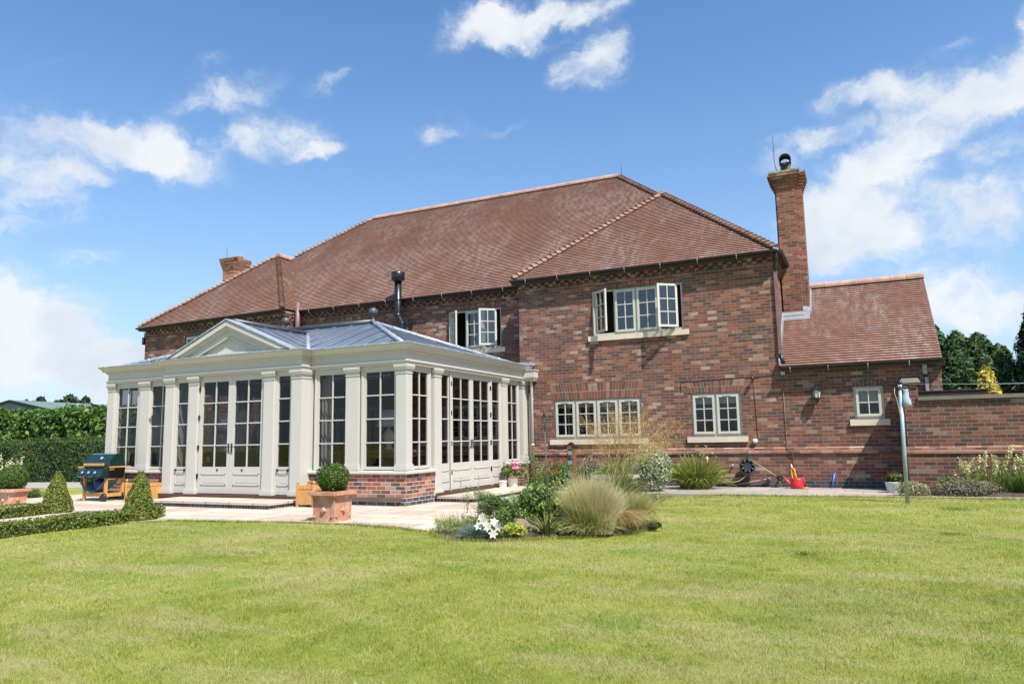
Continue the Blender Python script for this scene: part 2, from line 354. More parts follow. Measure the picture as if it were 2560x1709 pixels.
def painted():
    t = NT('cream_paint'); P = t.pos(); c = t.mix(t.noise(P, 1.7, 4, .6), (.460, .443, .402), (.510, .492, .448))
    c = t.mix(t.step(t.noise(P, 3., 6, .7, stretch=(4.5, 4.5, .35)), .54, .80, 0, .34), c, (.33, .31, .25)); c = t.mix(t.step(t.noise(P, 13., 5, .75), .64, .80, 0, .28), c, (.36, .35, .27))
    return t.bsdf(c, t.step(t.noise(P, 6., 4), .3, .7, .32, .5), t.noise(P, 30., 4, stretch=(1, 1, .12)), .003, .12, spec=.45)

def slabs(name, c0, c1, w, h, mortar, msize=.008, rot=0.):
    t = NT(name); P = t.pos()
    if rot: P = t.n('ShaderNodeMapping', {'Vector': P, 'Rotation': (0, 0, rot)}).outputs[0]
    b = t.n('ShaderNodeTexBrick', {'Vector': P, 'Color1': (0, 0, 0, 1), 'Color2': (1, 1, 1, 1), 'Mortar': (0, 0, 0, 1), 'Scale': 1., 'Mortar Size': msize, 'Mortar Smooth': .3, 'Brick Width': w, 'Row Height': h}, offset=.37, squash=.7, squash_frequency=3)
    c = t.ramp(b.outputs['Color'], c0, 'CONSTANT')
    c = t.mix(t.step(t.noise(P, 2.2, 6, .7), .4, .7, 0, .55), c, c1)
    c = t.mix(t.step(t.noise(P, 11., 6, .75), .55, .75, 0, .4), c, tuple(x*.55 for x in c1))
    c = t.mix(t.math('MULTIPLY', b.outputs['Fac'], .85), c, mortar)
    return t.bsdf(c, .8, t.math('SUBTRACT', t.math('MULTIPLY', t.noise(P, 9., 5), .4), b.outputs['Fac']), .01, .4, spec=.3)

def wood(name, a, b, rough=.55, scale=3.):
    t = NT(name); P = t.pos()
    g = t.noise(P, scale, 6, .7, 1.2, stretch=(9, 9, .7))
    c = t.mix(t.step(g, .3, .72), a, b)
    return t.bsdf(c, rough, g, .002, .3, spec=.3)

M = dict(
    brick=brick('brickwork', blue_to=.15, dark=.86), brick_dark=brick('brickwork_util', blue_to=.15, dark=.78, wash=.03), brick_wall=brick('brickwork_garden', dark=.66, wash=.03),
    brick_new=brick('brickwork_new', mortar=(.58, .50, .43), blue_to=.15, msize=.006,
        stops=[(0., (.075, .06, .056)), (.13, (.13, .075, .06)), (.26, (.24, .075, .05)), (.42, (.31, .10, .062)), (.58, (.36, .13, .08)), (.72, (.17, .10, .08)), (.83, (.40, .16, .085)), (.92, (.36, .24, .18))]),
    tiles=tiles('plain_tiles'), bonnet=bonnet('ridge_and_hip_tiles'),
    stone=stone('sill_stone', (.60, .52, .41)), coping=stone('coping_stone', (.17, .15, .115), .4), rock=stone('rock', (.19, .15, .115), .4),
    paint=painted(), wpaint=simple('window_paint', (.50, .485, .425), .4, .05, 3.),
    lead=simple('lead', (.36, .40, .46), .42, .3, 9., metal=.35), bars=simple('roof_bar_lead', (.10, .12, .15), .45, .15, 9.),
    gutter=simple('gutter_brown', (.035, .020, .018), .4, .2), pipe=simple('downpipe_brown', (.19, .105, .105), .45, .15),
    black=simple('black_metal', (.012, .013, .015), .35, .2, 12.), iron=simple('rusty_iron', (.060, .048, .042), .6, .35, 30.),
    pane=glass('window_glass', .72), pane_sky=glass('upstairs_glass', .55, 2.2), pane_cons=glass('orangery_glass', .52, .85, None, .04), pane_roof=roofglass(),
    room=simple('room_interior', (.10, .095, .085), .9, .1), curtain=simple('curtain', (.42, .41, .39), .9, .1, 20.), wood_dark=wood('threshold', (.055, .026, .018), (.11, .055, .04)),
    terracotta=terra(), teak=wood('teak', (.44, .21, .065), (.62, .34, .12)),
    patio=slabs('sandstone_paving', [(0., (.39, .32, .25)), (.2, (.46, .40, .33)), (.4, (.50, .42, .32)), (.6, (.43, .38, .34)), (.8, (.50, .45, .38))], (.42, .33, .25), .9, .6, (.12, .10, .07), .014),
    path=slabs('grey_paving', [(0., (.25, .22, .19)), (.3, (.30, .26, .22)), (.6, (.34, .30, .26)), (.8, (.28, .25, .23))], (.36, .31, .26), .75, .6, (.12, .10, .08), .007),
    drive=simple('drive', (.30, .28, .25), .9, .15, 8.), soil=simple('soil', (.06, .042, .03), .95, .4, 20., bump=.6),
    white=simple('white_glaze', (.78, .78, .77), .25, .03), galv=simple('galvanised', (.33, .40, .44), .45, .18, 8., metal=.3), zinc=simple('zinc_bucket', (.50, .56, .58), .45, .12, 8.),
    green_enamel=simple('green_enamel', (.006, .028, .023), .22, .2, 5., coat=.4), red=simple('red_plastic', (.52, .025, .03), .35, .12, 6.), blue=simple('blue_plastic', (.05, .16, .48), .4, .1),
    yellowp=simple('orange_hose', (.75, .30, .03), .4, .1), hose=simple('green_hose', (.10, .17, .10), .5, .2, 20.), hose_y=simple('olive_hose', (.38, .34, .14), .5, .2),
    tarp=simple('green_cover', (.10, .17, .16), .6, .2), bluegas=simple('gas_bottle', (.02, .04, .22), .35, .1), clay=simple('clay_pipe', (.19, .10, .09), .7, .3, 10.),
    bag=simple('peg_bag', (.34, .43, .49), .8, .12, 12., bump=.4), lampglass=simple('lantern_glass', (.50, .52, .46), .15, .1), fabric=simple('sofa_fabric', (.22, .20, .18), .9, .2, 30.), shade=simple('lamp_shade', (.80, .80, .80), .8, .04),
    barnroof=simple('barn_roof', (.12, .17, .155), .7, .12, .6), barnwall=simple('barn_wall', (.035, .05, .06), .8, .2), barnlight=simple('barn_rooflight', (.40, .36, .30), .7, .15), pot_black=simple('flue_black', (.010, .012, .016), .32, .2, 6.),
    bark=simple('bark', (.10, .07, .05), .9, .3, 12., bump=.5), leaf=leafmat('leaves'), needle=leafmat('needles', .12, .65), petal=leafmat('petals', .35, .5), dry=leafmat('dry_grass', .35, .6), floor=simple('orangery_floor', (.10, .085, .07), .4, .15, 2.), plaster=simple('orangery_ceiling', (.22, .21, .19), .8, .05), beewood=wood('bee_post_wood', (.13, .06, .03), (.24, .12, .06)),
)
exec_order = None
# ------------------------------------------------------------------ the house
HB = (-10., 0., 0.)
house = thing('brick_house', HB, 'large two-storey red brick house with hipped brown tiled roof', 'house')
EZ, SL = 5.478, 0.85                                  # eaves height, roof slope
def rh(d): return EZ + SL*d

def wall_y(m, x0, x1, z0, z1, Y, ops=(), depth=.13, du=0.):
    xs = sorted({x0, x1, *[o[0] for o in ops], *[o[1] for o in ops]}); zs = sorted({z0, z1, *[o[2] for o in ops], *[o[3] for o in ops]})
    for a, b in zip(xs, xs[1:]):
        for c, d in zip(zs, zs[1:]):
            mx, mz = (a+b)/2, (c+d)/2
            if any(o[0] < mx < o[1] and o[2] < mz < o[3] for o in ops): continue
            m.face([(a, Y, c), (b, Y, c), (b, Y, d), (a, Y, d)], [(a+du, c), (b+du, c), (b+du, d), (a+du, d)])
    for a, b, c, d in ops:
        e = Y+depth
        m.face([(a, Y, c), (a, Y, d), (a, e, d), (a, e, c)]); m.face([(b, Y, c), (b, e, c), (b, e, d), (b, Y, d)])
        m.face([(a, Y, d), (b, Y, d), (b, e, d), (a, e, d)]); m.face([(a, Y, c), (a, e, c), (b, e, c), (b, Y, c)])
WIN = dict(L=(-5.675, -3.310, 1.16, 2.182), A=(-2.083, -.906, 1.17, 2.212), W=(-4.54, -2.162, 3.80, 5.001), U=(1.509, 2.115, 1.49, 2.222),
           Mw=(-9.266, -7.499, 3.79, 4.965), H=(-14.03, -12.25, 3.79, 4.92), LW=(-19.48, -17.75, 3.79, 4.93), LW2=(-17.0, -16.1, 3.79, 4.93))
YM, YL = .65, .05
w = MB()
wall_y(w, -6.63, 0, .90, 5.49, 0., [WIN['L'], WIN['A'], WIN['W']])
wall_y(w, -6.63, 0, -.1, .75, -.025)
wall_y(w, -15.0, -6.63, -.1, 5.49, YM, [WIN['Mw'], WIN['H'], (-9.2, -7.6, 1.0, 2.2), (-13.9, -11.5, .1, 2.25)])
wall_y(w, -21.5, -15.0, -.1, 5.40, YL, [WIN['LW'], WIN['LW2']])
def side_x(m, X, y0, y1, z0, z1, sgn):
    p = [(X, y0, z0), (X, y1, z0), (X, y1, z1), (X, y0, z1)]
    m.face(p if sgn > 0 else p[::-1])
side_x(w, 0, 0, 11.2, .90, 5.49, 1); side_x(w, 0.0, -.025, 11.2, -.1, .75, 1); side_x(w, -6.63, -.025, .65, -.1, .75, -1); side_x(w, -6.63, 0, .65, .9, 5.49, -1); side_x(w, -15.0, YL, YM, -.1, 5.45, 1)
side_x(w, -21.5, YL, 11.2, -.1, 5.45, -1); w.face([(0, 11.2, -.1), (-21.5, 11.2, -.1), (-21.5, 11.2, 5.49), (0, 11.2, 5.49)])
w.build('wall', M['brick'], house)
uw = MB()
wall_y(uw, .004, 3.25, .90, 2.72, .004, [WIN['U']], du=.07); wall_y(uw, .004, 3.25, -.1, .75, -.021, du=.07)
side_x(uw, 3.25, .004, 5.4, .9, 2.72, 1); side_x(uw, 3.25, -.021, 5.4, -.1, .9, 1)
uw.face([(3.25, .004, 2.72), (3.25, 5.4, 2.72), (3.25, 2.70, 4.93)])
uw.build('wall', M['brick_dark'], house)['label'] = 'darker brick wall of the low side extension'
# string course: two rounded courses above the plinth
sc = MB()
prof = [(.0, .745), (.045, .752), (.058, .765), (.058, .81), (.048, .826), (.032, .828), (.044, .838), (.044, .878), (.030, .892), (.0, .905)]
sc.sweep([(-6.63, .60), (-6.63, -.0), (3.25, -.0), (3.25, 5.3)], prof)
sc.build('string_course', brick('string_course_brick', mortar=(.40, .32, .25), wash=.35, stops=[(0., (.13, .07, .055)), (.2, (.24, .105, .075)), (.5, (.30, .15, .10)), (.8, (.36, .20, .15)), (.93, (.40, .29, .22))]), house)
# corbelled eaves with dogtooth blocks
ev = MB()
def dentils(path, z):
    ev.sweep(path, [(0, z-.02), (.035, z-.02), (.035, z+.055), (0, z+.055)])
    ev.sweep(path, [(0, z+.195), (.08, z+.195), (.08, z+.27), (.10, z+.27), (.10, z+.345), (0, z+.345)])
    for a, b in zip(path, path[1:]):
        a, b = Vector((*a, 0)), Vector((*b, 0)); d = (b-a); Ln = d.length; d.normalize(); nn = Vector((d.y, -d.x, 0))
        T = lambda u, wv, zz: a+d*u+nn*wv+Vector((0, 0, zz))
        k = 0; u = .02
        while u+.1 < Ln:
            ev.lbox(T, u, u+.105, -.01, .075, z+.055 + (.07 if k % 2 else 0), z+.125+(.07 if k % 2 else 0)); u += .114; k += 1
dentils([(-6.63, .62), (-6.63, 0.), (0., 0.), (0., 9.)], 5.16)
dentils([(-15.0, YM), (-6.66, YM)], 5.16); dentils([(-21.5, 5.), (-21.5, YL), (-15.0, YL), (-15., YM)], 5.07)
ev.build('eaves_corbel', M['brick'], house)
# soldier arches over the windows
def arch(x0, x1, z0, h, Y, spl=.1):
    m = MB(); n = max(6, round((x1-x0)/.0785))
    for i in range(n):
        a, b = i/n, (i+1)/n; bx0, bx1 = x0+(x1-x0)*a, x0+(x1-x0)*b; t0, t1 = x0-spl+(x1-x0+2*spl)*a, x0-spl+(x1-x0+2*spl)*b; v = .15*(i+7)
        m.face([(bx0, Y, z0), (bx1, Y, z0), (t1, Y, z0+h), (t0, Y, z0+h)], [(.004, v), (.004, v+.075), (.221 if h > .25 else .215, v+.075), (.221, v)])
    m.face([(x0-spl, Y, z0+h), (x1+spl, Y, z0+h), (x1+spl, Y+.004, z0+h), (x0-spl, Y+.004, z0+h)])
    m.build('window_arch', M['brick'] if x0 < 0 else M['brick_dark'], house)
arch(-5.70, -3.285, 2.186, .40, -.004); arch(-2.11, -.88, 2.216, .30, -.004); arch(-4.55, -2.15, 5.004, .148, -.004, .03)
arch(1.50, 2.125, 2.226, .14, .0, .02); arch(-9.28, -7.485, 4.969, .16, YM-.004, .03); arch(-14.05, -12.23, 4.924, .2, YM-.004, .05); arch(-19.50, -17.73, 4.934, .135, YL-.004, .03)

def frameT(O, U, N):
    O, U, N = Vector(O), Vector(U).normalized(), Vector(N).normalized()
    return lambda u, w_, z: O+U*u+N*w_+Vector((0, 0, z))
def sash(fm, pm, T, u0, u1, z0, z1, cols, rows, st=.055, mt=.022, th=.045, bot=None):
    """stiles, rails and glazing bars into fm, the glass into pm"""
    bot = bot or st
    fm.lbox(T, u0, u0+st, 0, th, z0, z1); fm.lbox(T, u1-st, u1, 0, th, z0, z1)
    fm.lbox(T, u0+st, u1-st, 0, th, z1-st, z1); fm.lbox(T, u0+st, u1-st, 0, th, z0, z0+bot)
    a, b, c, d = u0+st, u1-st, z0+bot, z1-st
    for i in range(1, cols):
        u = a+(b-a)*i/cols; fm.lbox(T, u-mt/2, u+mt/2, .008, th-.004, c, d)
    for j in range(1, rows):
        z = c+(d-c)*j/rows; fm.lbox(T, a, b, .010, th-.006, z-mt/2, z+mt/2)
    q = [T(a, .02, c), T(b, .02, c), T(b, .02, d), T(a, .02, d)]
    pm.face(q)
def window(x0, x1, z0, z1, Y, lights, rows=3, cols=2, pane='pane', blind=0., sill=True, sz=None):
    wf = MB(); j = .05; T = frameT((0, Y+.055, 0), (1, 0, 0), (0, -1, 0))
    # outer frame
    wf.lbox(T, x0+.003, x0+j, -.07, .0, z0+.003, z1-.003); wf.lbox(T, x1-j, x1-.003, -.07, .0, z0+.003, z1-.003)
    wf.lbox(T, x0+j, x1-j, -.07, .0, z1-j, z1-.003); wf.lbox(T, x0+j, x1-j, -.07, .012, z0+.003, z0+j*1.25)
    n = len(lights); mul = .045; lw = (x1-x0-2*j-(n-1)*mul)/n
    root = None; sashes = []; pm = MB(); vents = []
    for i, k in enumerate(lights):
        a = x0+j+i*(lw+mul); b = a+lw
        if i: wf.lbox(T, a-mul, a, -.07, .0, z0+j*1.25, z1-j)
        c, d = z0+j*1.25, z1-j
        fm = MB()
        if k == 'f': sash(fm, pm, frameT((0, Y+.055, 0), (1, 0, 0), (0, -1, 0)), a+.003, b-.003, c+.003, d-.003, cols, rows)
        else:
            an = math.radians(42 if k == 'l' else 38)
            if k == 'l': TT = frameT((a+.09, Y-.02, 0), (math.cos(an), -math.sin(an), 0), (-math.sin(an), -math.cos(an), 0)); sash(fm, pm, TT, 0, lw-.006, c+.003, d-.003, cols, rows)
            else: TT = frameT((b-.09, Y-.02, 0), (-math.cos(an), -math.sin(an), 0), (math.sin(an), -math.cos(an), 0)); sash(fm, pm, TT, 0, lw-.006, c+.003, d-.003, cols, rows)
        sashes.append((fm, k))
        vt = frameT((0, Y+.01, 0), (1, 0, 0), (0, -1, 0))
        if k == 'f' and rows < 4: vents.append(MB()); vents[-1].lbox(vt, (a+b)/2-.10, (a+b)/2+.10, 0, .012, d-.03, d-.015)
    root = wf.build('window', M['wpaint'], house)
    root['_base'] = HB
    for fm, k in sashes:
        o = fm.build('sash' if k == 'f' else 'open_sash', M['wpaint'], root)
        if k != 'f': o['label'] = 'casement sash swung open'
    pm.build('pane', M[pane], root)
    for q_ in vents: q_.build('trickle_vent', M['wpaint'], root)
    if blind:
        bl = MB(); bl.box(x0+.07, x1-.07, Y+.15, Y+.165, z1-blind, z1-.06); bl.build('blind', M['curtain'], root)
    if sill:
        s0, s1 = sz or (x0-.09, x1+.12)
        s = MB(); s.box(s0, s1, Y-.06, Y+.05, z0-.135, z0-.002); s.build('sill', M['stone'], house, bevel=.006)
    r = MB(); e = Y+.14
    r.face([(x0-.3, e+1.4, z0-.6), (x1+.3, e+1.4, z0-.6), (x1+.3, e+1.4, z1+.3), (x0-.3, e+1.4, z1+.3)])
    r.face([(x0-.3, e, z0-.6), (x0-.3, e+1.4, z0-.6), (x0-.3, e+1.4, z1+.3), (x0-.3, e, z1+.3)]); r.face([(x1+.3, e, z0-.6), (x1+.3, e, z1+.3), (x1+.3, e+1.4, z1+.3), (x1+.3, e+1.4, z0-.6)])
    r.face([(x0-.3, e, z0-.6), (x1+.3, e, z0-.6), (x1+.3, e+1.4, z0-.6), (x0-.3, e+1.4, z0-.6)]); r.face([(x0-.3, e, z1+.3), (x0-.3, e+1.4, z1+.3), (x1+.3, e+1.4, z1+.3), (x1+.3, e, z1+.3)])
    r.build('room_interior', M['room'], root)
    return root
window(*WIN['L'], 0, 'ffff', blind=.2, sz=(-5.78, -3.17)); window(*WIN['A'], 0, 'ff', blind=.26, sz=(-2.19, -.785)); window(*WIN['W'], 0, 'lffr', pane='pane_sky', sz=(-4.64, -2.04))
window(*WIN['U'], 0, 'f', rows=2, blind=.38, sz=(1.41, 2.205)); window(*WIN['Mw'], YM, 'lfr', pane='pane_sky', sz=(-9.3, -7.36)); window(*WIN['H'], YM, 'fff', pane='pane_sky'); window(*WIN['LW'], YL, 'fff', pane='pane_sky'); window(*WIN['LW2'], YL, 'f', pane='pane_sky', sill=False)
window(-9.2, -7.6, 1.0, 2.2, YM, 'fff', blind=.3)
window(-13.9, -11.5, .1, 2.25, YM, 'ffff', rows=4, sill=False)

# roofs: stepped courses of plain tiles
def slope(m, e0, e1, t1, t0, lip=.021):
    e0, e1, t1, t0 = map(Vector, (e0, e1, t1, t0))
    ax = (e1-e0).normalized(); nn = ax.cross((t0+t1)/2-(e0+e1)/2).normalized()
    up = nn.cross(ax).normalized(); H = max((t0-e0).dot(up), (t1-e0).dot(up)); n = max(1, round(H/.1))
    for i in range(n):
        a, b = i/n, (i+1)/n
        l0, r0, l1, r1 = e0.lerp(t0, a), e1.lerp(t1, a), e0.lerp(t0, b), e1.lerp(t1, b)
        U = lambda p: (p-e0).dot(ax)
        v0, v1 = i*.1, (i+1)*.1
        L0, R0 = l0+nn*lip, r0+nn*lip
        m.face([L0, R0, r1+nn*.001, l1+nn*.001], [(U(l0), v0), (U(r0), v0), (U(r1), v1), (U(l1), v1)])
        m.face([l0, r0, R0, L0], [(U(l0), v0+.002), (U(r0), v0+.002), (U(r0), v0+.006), (U(l0), v0+.006)])
EL = 5.36
rm = MB()
XL, XR, YE, YR = -21.5, .10, .45, 6.05
RL, RR = (XL+5.6, YR, rh(5.6)), (XR-5.6, YR, rh(5.6))
slope(rm, (XL, YE, EZ), (XR, YE, EZ), RR, RL); slope(rm, (XR, YE, EZ), (XR, 11.65, EZ), RR, RR); slope(rm, (XR, 11.65, EZ), (XL, 11.65, EZ), RL, RR); slope(rm, (XL, 11.65, EZ), (XL, YE, EZ), RL, RL)
# front wing
ap = (-3.31, 3.21, rh(3.41)); ap2 = (-3.31, 3.86, rh(3.41))
slope(rm, (-6.72, -.2, EZ), (.10, -.2, EZ), ap, ap); slope(rm, (-6.72, .45, EZ), (-6.72, -.2, EZ), ap, ap2); slope(rm, (.10, -.2, EZ), (.10, .45, EZ), ap2, ap)
# left wing
XA, XB, YA = -21.6, -14.9, -.17
h = (XB-XA)/2; al = ((XA+XB)/2-.05, YA+h, rh(h)); al2 = (al[0], YE+h+.35, rh(h))
slope(rm, (XA, YA, EL), (XB, YA, EZ-.02), al, al); slope(rm, (XA, 1.0, EL), (XA, YA, EL), al, al2); slope(rm, (XB, YA, EZ-.02), (XB, YE, EZ), al2, al)
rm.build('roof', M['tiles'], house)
us = .8; ur = MB()
UY, UZ = 2.72, 2.735+.8*2.87
slope(ur, (.02, -.15, 2.735), (3.28, -.15, 2.735), (3.28, UY, UZ), (.02, UY, UZ)); slope(ur, (3.28, 5.59, 2.735), (.02, 5.59, 2.735), (.02, UY, UZ), (3.28, UY, UZ))
ur.face([(3.28, -.15, 2.735), (3.28, -.15, 2.70), (3.28, UY, UZ-.05), (3.28, UY, UZ)]); 
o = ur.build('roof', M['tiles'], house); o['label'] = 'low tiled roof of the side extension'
# bonnet hips, half-round ridges
def hip(a, b, r=.08, step=.17, name='hip_tiles', n=7, lift=.06):
    a, b = Vector(a), Vector(b); d = b-a; L = d.length; d.normalize(); s = d.cross(Vector((0, 0, 1))).normalized(); u = s.cross(d)
    m = MB(); k = int(L/step)
    rr = random.Random(3)
    for i in range(k):
        p0 = a+d*(i*step)+u*(.015+lift); p1 = p0+d*(step*1.5)-u*(lift)
        dr = rr.uniform(-.006, .006)
        A = [p0+s*math.cos(t)*(r+.02+dr)+u*(math.sin(t)*(r)-.03) for t in np.linspace(-.15, math.pi+.15, n)]
        B = [p1+s*math.cos(t)*(r*.75)+u*(math.sin(t)*(r*.75)-.03) for t in np.linspace(-.15, math.pi+.15, n)]
        for q in range(n-1): m.face([A[q+1], A[q], B[q], B[q+1]])
        m.face(A)
    m.build(name, M['bonnet'], house)
def ridge(a, b, r=.12, step=.45):
    a, b = Vector(a), Vector(b); d = b-a; L = d.length; d.normalize(); s = d.cross(Vector((0, 0, 1))).normalized(); u = s.cross(d)
    m = MB(); k = max(1, round(L/step)); st = L/k; n = 9
    for i in range(k):
        p0 = a+d*(i*st+.006)+u*(.0); p1 = a+d*((i+1)*st-.006)
        A = [p0+s*math.cos(t)*r+u*(math.sin(t)*r) for t in np.linspace(-.25, math.pi+.25, n)]; B = [p1+s*math.cos(t)*r+u*(math.sin(t)*r) for t in np.linspace(-.25, math.pi+.25, n)]
        for q in range(n-1): m.face([A[q+1], A[q], B[q], B[q+1]])
        m.face(A); m.face(B[::-1])
    m.build('ridge_tiles', simple('ridge_tile_clay', (.40, .245, .195), .8, .22, 3., spec=.2) if 'ridge_tile_clay' not in bpy.data.materials else bpy.data.materials['ridge_tile_clay'], house)
hip((-6.70, -.18, EZ+.02), ap, .085); hip((.10, -.2, EZ+.02), ap); hip(ap2, RR); hip((XA, YA, EL+.02), al, .085); hip((XB, YA, EZ), al); hip((-18.05, YE+3.45, rh(3.45)), RL, .085)
ridge(RL, RR); ridge(ap, ap2, .15); ridge(al, al2, .14); ridge((.62, UY, UZ), (3.30, UY, UZ), .12, .38)
# gutters and brackets
def gutter(pts, brackets=True):
    m = MB(); P = [Vector(p) for p in pts]
    prof = [(.005, .0)]+[(.06+.06*math.cos(t), -.005-.06*math.sin(t)+.0) for t in np.linspace(math.pi, 2*math.pi-math.pi*2, 8)]
    for a, b in zip(P, P[1:]):
        d = (b-a).normalized(); nn = Vector((d.y, -d.x, 0)).normalized()
        T = lambda t, o, z: a+d*t+nn*o+Vector((0, 0, z))
        L = (b-a).length; ang = np.linspace(0, math.pi, 8)
        ar = [(.055-.06*math.cos(t), -.055*math.sin(t)) for t in ang]
        for (o0, z0), (o1, z1) in zip(ar, ar[1:]): m.face([T(0, o0, z0), T(L, o0, z0), T(L, o1, z1), T(0, o1, z1)])
        m.face([T(0, .115, 0), T(L, .115, 0), T(L, .108, .006), T(0, .108, .006)])
        m.lbox(T, -.0, L, -.085, -.01, -.10, .015)          # fascia behind
        m.face([T(0, o, z) for o, z in ar]); m.face([T(L, o, z) for o, z in ar][::-1])
    return m.build('gutter', M['gutter'], house)
gutter([(-6.78, -.175, EZ-.005), (.14, -.175, EZ-.005), (.14, 2.2, EZ-.005)]); gutter([(-14.9, YE+.02, EZ-.005), (-6.66, YE+.02, EZ-.005)])
gutter([(XA-.05, YA+.02, EL-.005), (XB, YA+.02, EZ-.025)]); gutter([(.05, -.13, 2.725), (3.33, -.13, 2.725)])
gutter([(XA-.02, 2., EL-.005), (XA-.02, YA, EL-.005)])
sp = MB()
for a, b in (((-6.72, 0.), (.1, 0.)),):
    sp.box(-6.75, .12, -.2, .0, EZ-.035, EZ-.012); sp.box(.0, .13, -.2, 9, EZ-.034, EZ-.011)
sp.box(-14.95, -6.66, YE, YM, EZ-.035, EZ-.012); sp.box(0.03, 3.27, -.14, .0, 2.69, 2.712)
sp.face([(XA, YA, EL-.02), (XB, YA, EZ-.035), (XB, YL, EZ-.035), (XA, YL, EL-.02)])
sp.build('soffit', M['gutter'], house)
bk = MB()
for x in np.arange(-6.3, .1, .92): bk.tube([(x, -.30, EZ-.02), (x, -.275, EZ-.10), (x, -.24, EZ-.15)], .006, 5)
for x in np.arange(-14.3, -7, 1.0): bk.tube([(x, YE-.10, EZ-.02), (x, YE-.07, EZ-.10), (x, YE-.03, EZ-.15)], .006, 5)
for x in np.arange(.25, 3.3, .8): bk.tube([(x, -.25, 2.71), (x, -.22, 2.62), (x, -.19, 2.58)], .006, 5)
bk.build('gutter_bracket', M['galv'], house)
# downpipes
dp = MB(); dp.box(.015, .085, -.06, .01, 3.02, 5.0); dp.box(.008, .092, -.068, .015, 3.17, 3.22)
dp.build('downpipe', M['pipe'], house)
dk = MB(); dk.tube([(.10, -.20, EZ-.06), (.09, -.14, EZ-.2), (.05, -.03, EZ-.35), (.05, -.025, EZ-.5)], .04, 8); dk.build('downpipe_elbow', M['black'], house); dk = MB(); dk.tube([(.05, -.03, 3.05), (.07, -.04, 2.92), (.12, -.06, 2.83)], .038, 8); dk.build('downpipe_elbow', M['black'], house)
du = MB(); du.box(2.93, 2.995, -.05, .0, 1.9, 2.36); du.box(2.90, 2.985, -.07, -.005, 2.42, 2.64); du.build('downpipe', simple('downpipe_grey', (.30, .26, .28), .4), house)
du = MB(); du.tube([(2.96, -.045, 2.42), (2.965, -.03, 2.36)], .032, 8); du.build('downpipe_elbow', M['black'], house)
sv = MB(); sv.tube([(-14.77, .40, 4.2), (-14.77, .40, 5.70)], .075, 12); sv.tube([(-14.77, .40, 5.66), (-14.77, .40, 5.74)], .06, 12); sv.build('soil_vent_pipe', M['pipe'], house)
sv = MB(); sv.tube([(-15.05, .42, 4.2), (-15.05, .42, 4.95), (-15.0, .35, 5.05), (-15.0, .30, 5.4)], .05, 8); sv.build('downpipe', M['pipe'], house)

# big chimney on the right
ch = MB(); CB = brick('chimney_brick', dark=.88, stops=[(0., (.11, .065, .055)), (.14, (.17, .07, .052)), (.32, (.225, .088, .062)), (.55, (.265, .108, .074)), (.78, (.30, .14, .095)), (.92, (.34, .21, .15))])
y0 = 1.6
ch.box(.045, .50, y0, y0+.9, 3.6, 7.56); ch.box(-.0, .655, y0+.16, y0+.75, 3.6, 7.55)
for i, (z, e) in enumerate([(7.50, .02), (7.575, .05), (7.65, .08), (7.725, .115), (7.80, .15)]):
    ch.box(.045-e, .50+e, y0-e, y0+.9+e, z, z+.078); ch.box(0-e, .655+e*.75, y0+.16-e*.6, y0+.75+e*.6, z+.001, z+.077)
chm = ch.build('chimney', CB, house); chm['_base'] = HB
cap = MB(); cap.box(-.10, .65, y0-.16, y0+1.05, 7.878, 7.93); cap.box(-.165, .775, y0+.06, y0+.86, 7.880, 7.925); cap.build('chimney_cap', simple('mossy_flaunching', (.24, .21, .13), .9, .5, 8., bump=.6), chm)
pt = MB(); cx, cy = .285, y0+.42
pt.lathe((cx, cy, 0), [(.128, 7.92), (.120, 8.0), (.120, 8.30)], 20); pt.build('chimney_pot', simple('dark_clay_pot', (.10, .05, .04), .7, .4, 6.), chm)
hd = MB()                                            # open hooded top: a short horizontal barrel
dirv = Vector((.06, -1, .02)).normalized(); c0 = Vector((cx, cy, 8.36)); 
def barrel(m, c, d, L, r, n=22, th=.012):
    a = d.cross(Vector((0, 0, 1))).normalized(); b = a.cross(d)
    for rr, fl in ((r, 0), (r-th, 1)):
        for k in range(n):
            t0, t1 = 2*math.pi*k/n, 2*math.pi*(k+1)/n
            f = lambda t, s: c+d*s+(a*math.cos(t)+b*math.sin(t))*rr
            q = [f(t0, -L), f(t1, -L), f(t1, L), f(t0, L)]; m.face(q[::-1] if fl else q, smooth=True)
    for s in (-L, L):
        for k in range(n):
            t0, t1 = 2*math.pi*k/n, 2*math.pi*(k+1)/n
            g = lambda t, rr: c+d*s+(a*math.cos(t)+b*math.sin(t))*rr
            m.face([g(t0, r), g(t1, r), g(t1, r-th), g(t0, r-th)])
barrel(hd, c0, dirv, .19, .15, 22, .02); hd.build('chimney_hood', M['black'], chm)
fl = MB(); fl.box(.02, .52, y0-.10, y0+.02, 4.06, 4.16)
fl.hexa([(.02, y0-.16, 4.03), (.66, y0-.16, 4.03), (.66, y0+.0, 4.16), (.02, y0+.0, 4.16)], [(.02, y0-.15, 4.06), (.66, y0-.15, 4.06), (.66, y0+.02, 4.28), (.02, y0+.02, 4.28)])
fl.hexa([(.50, y0, 4.16), (.70, y0, 4.16), (.70, y0+.9, 4.88), (.50, y0+.9, 4.88)], [(.50, y0, 4.28), (.68, y0, 4.25), (.68, y0+.9, 4.97), (.50, y0+.9, 5.0)])
fl.hexa([(.003, -.12, 2.77), (.05, -.12, 2.77), (.05, y0, 4.145), (.003, y0, 4.145)], [(.003, -.12, 2.90), (.03, -.12, 2.87), (.03, y0, 4.245), (.003, y0, 4.28)])
fl.build('lead_flashing', simple('pale_lead', (.24, .255, .275), .45, .15, 9., metal=.2), house)
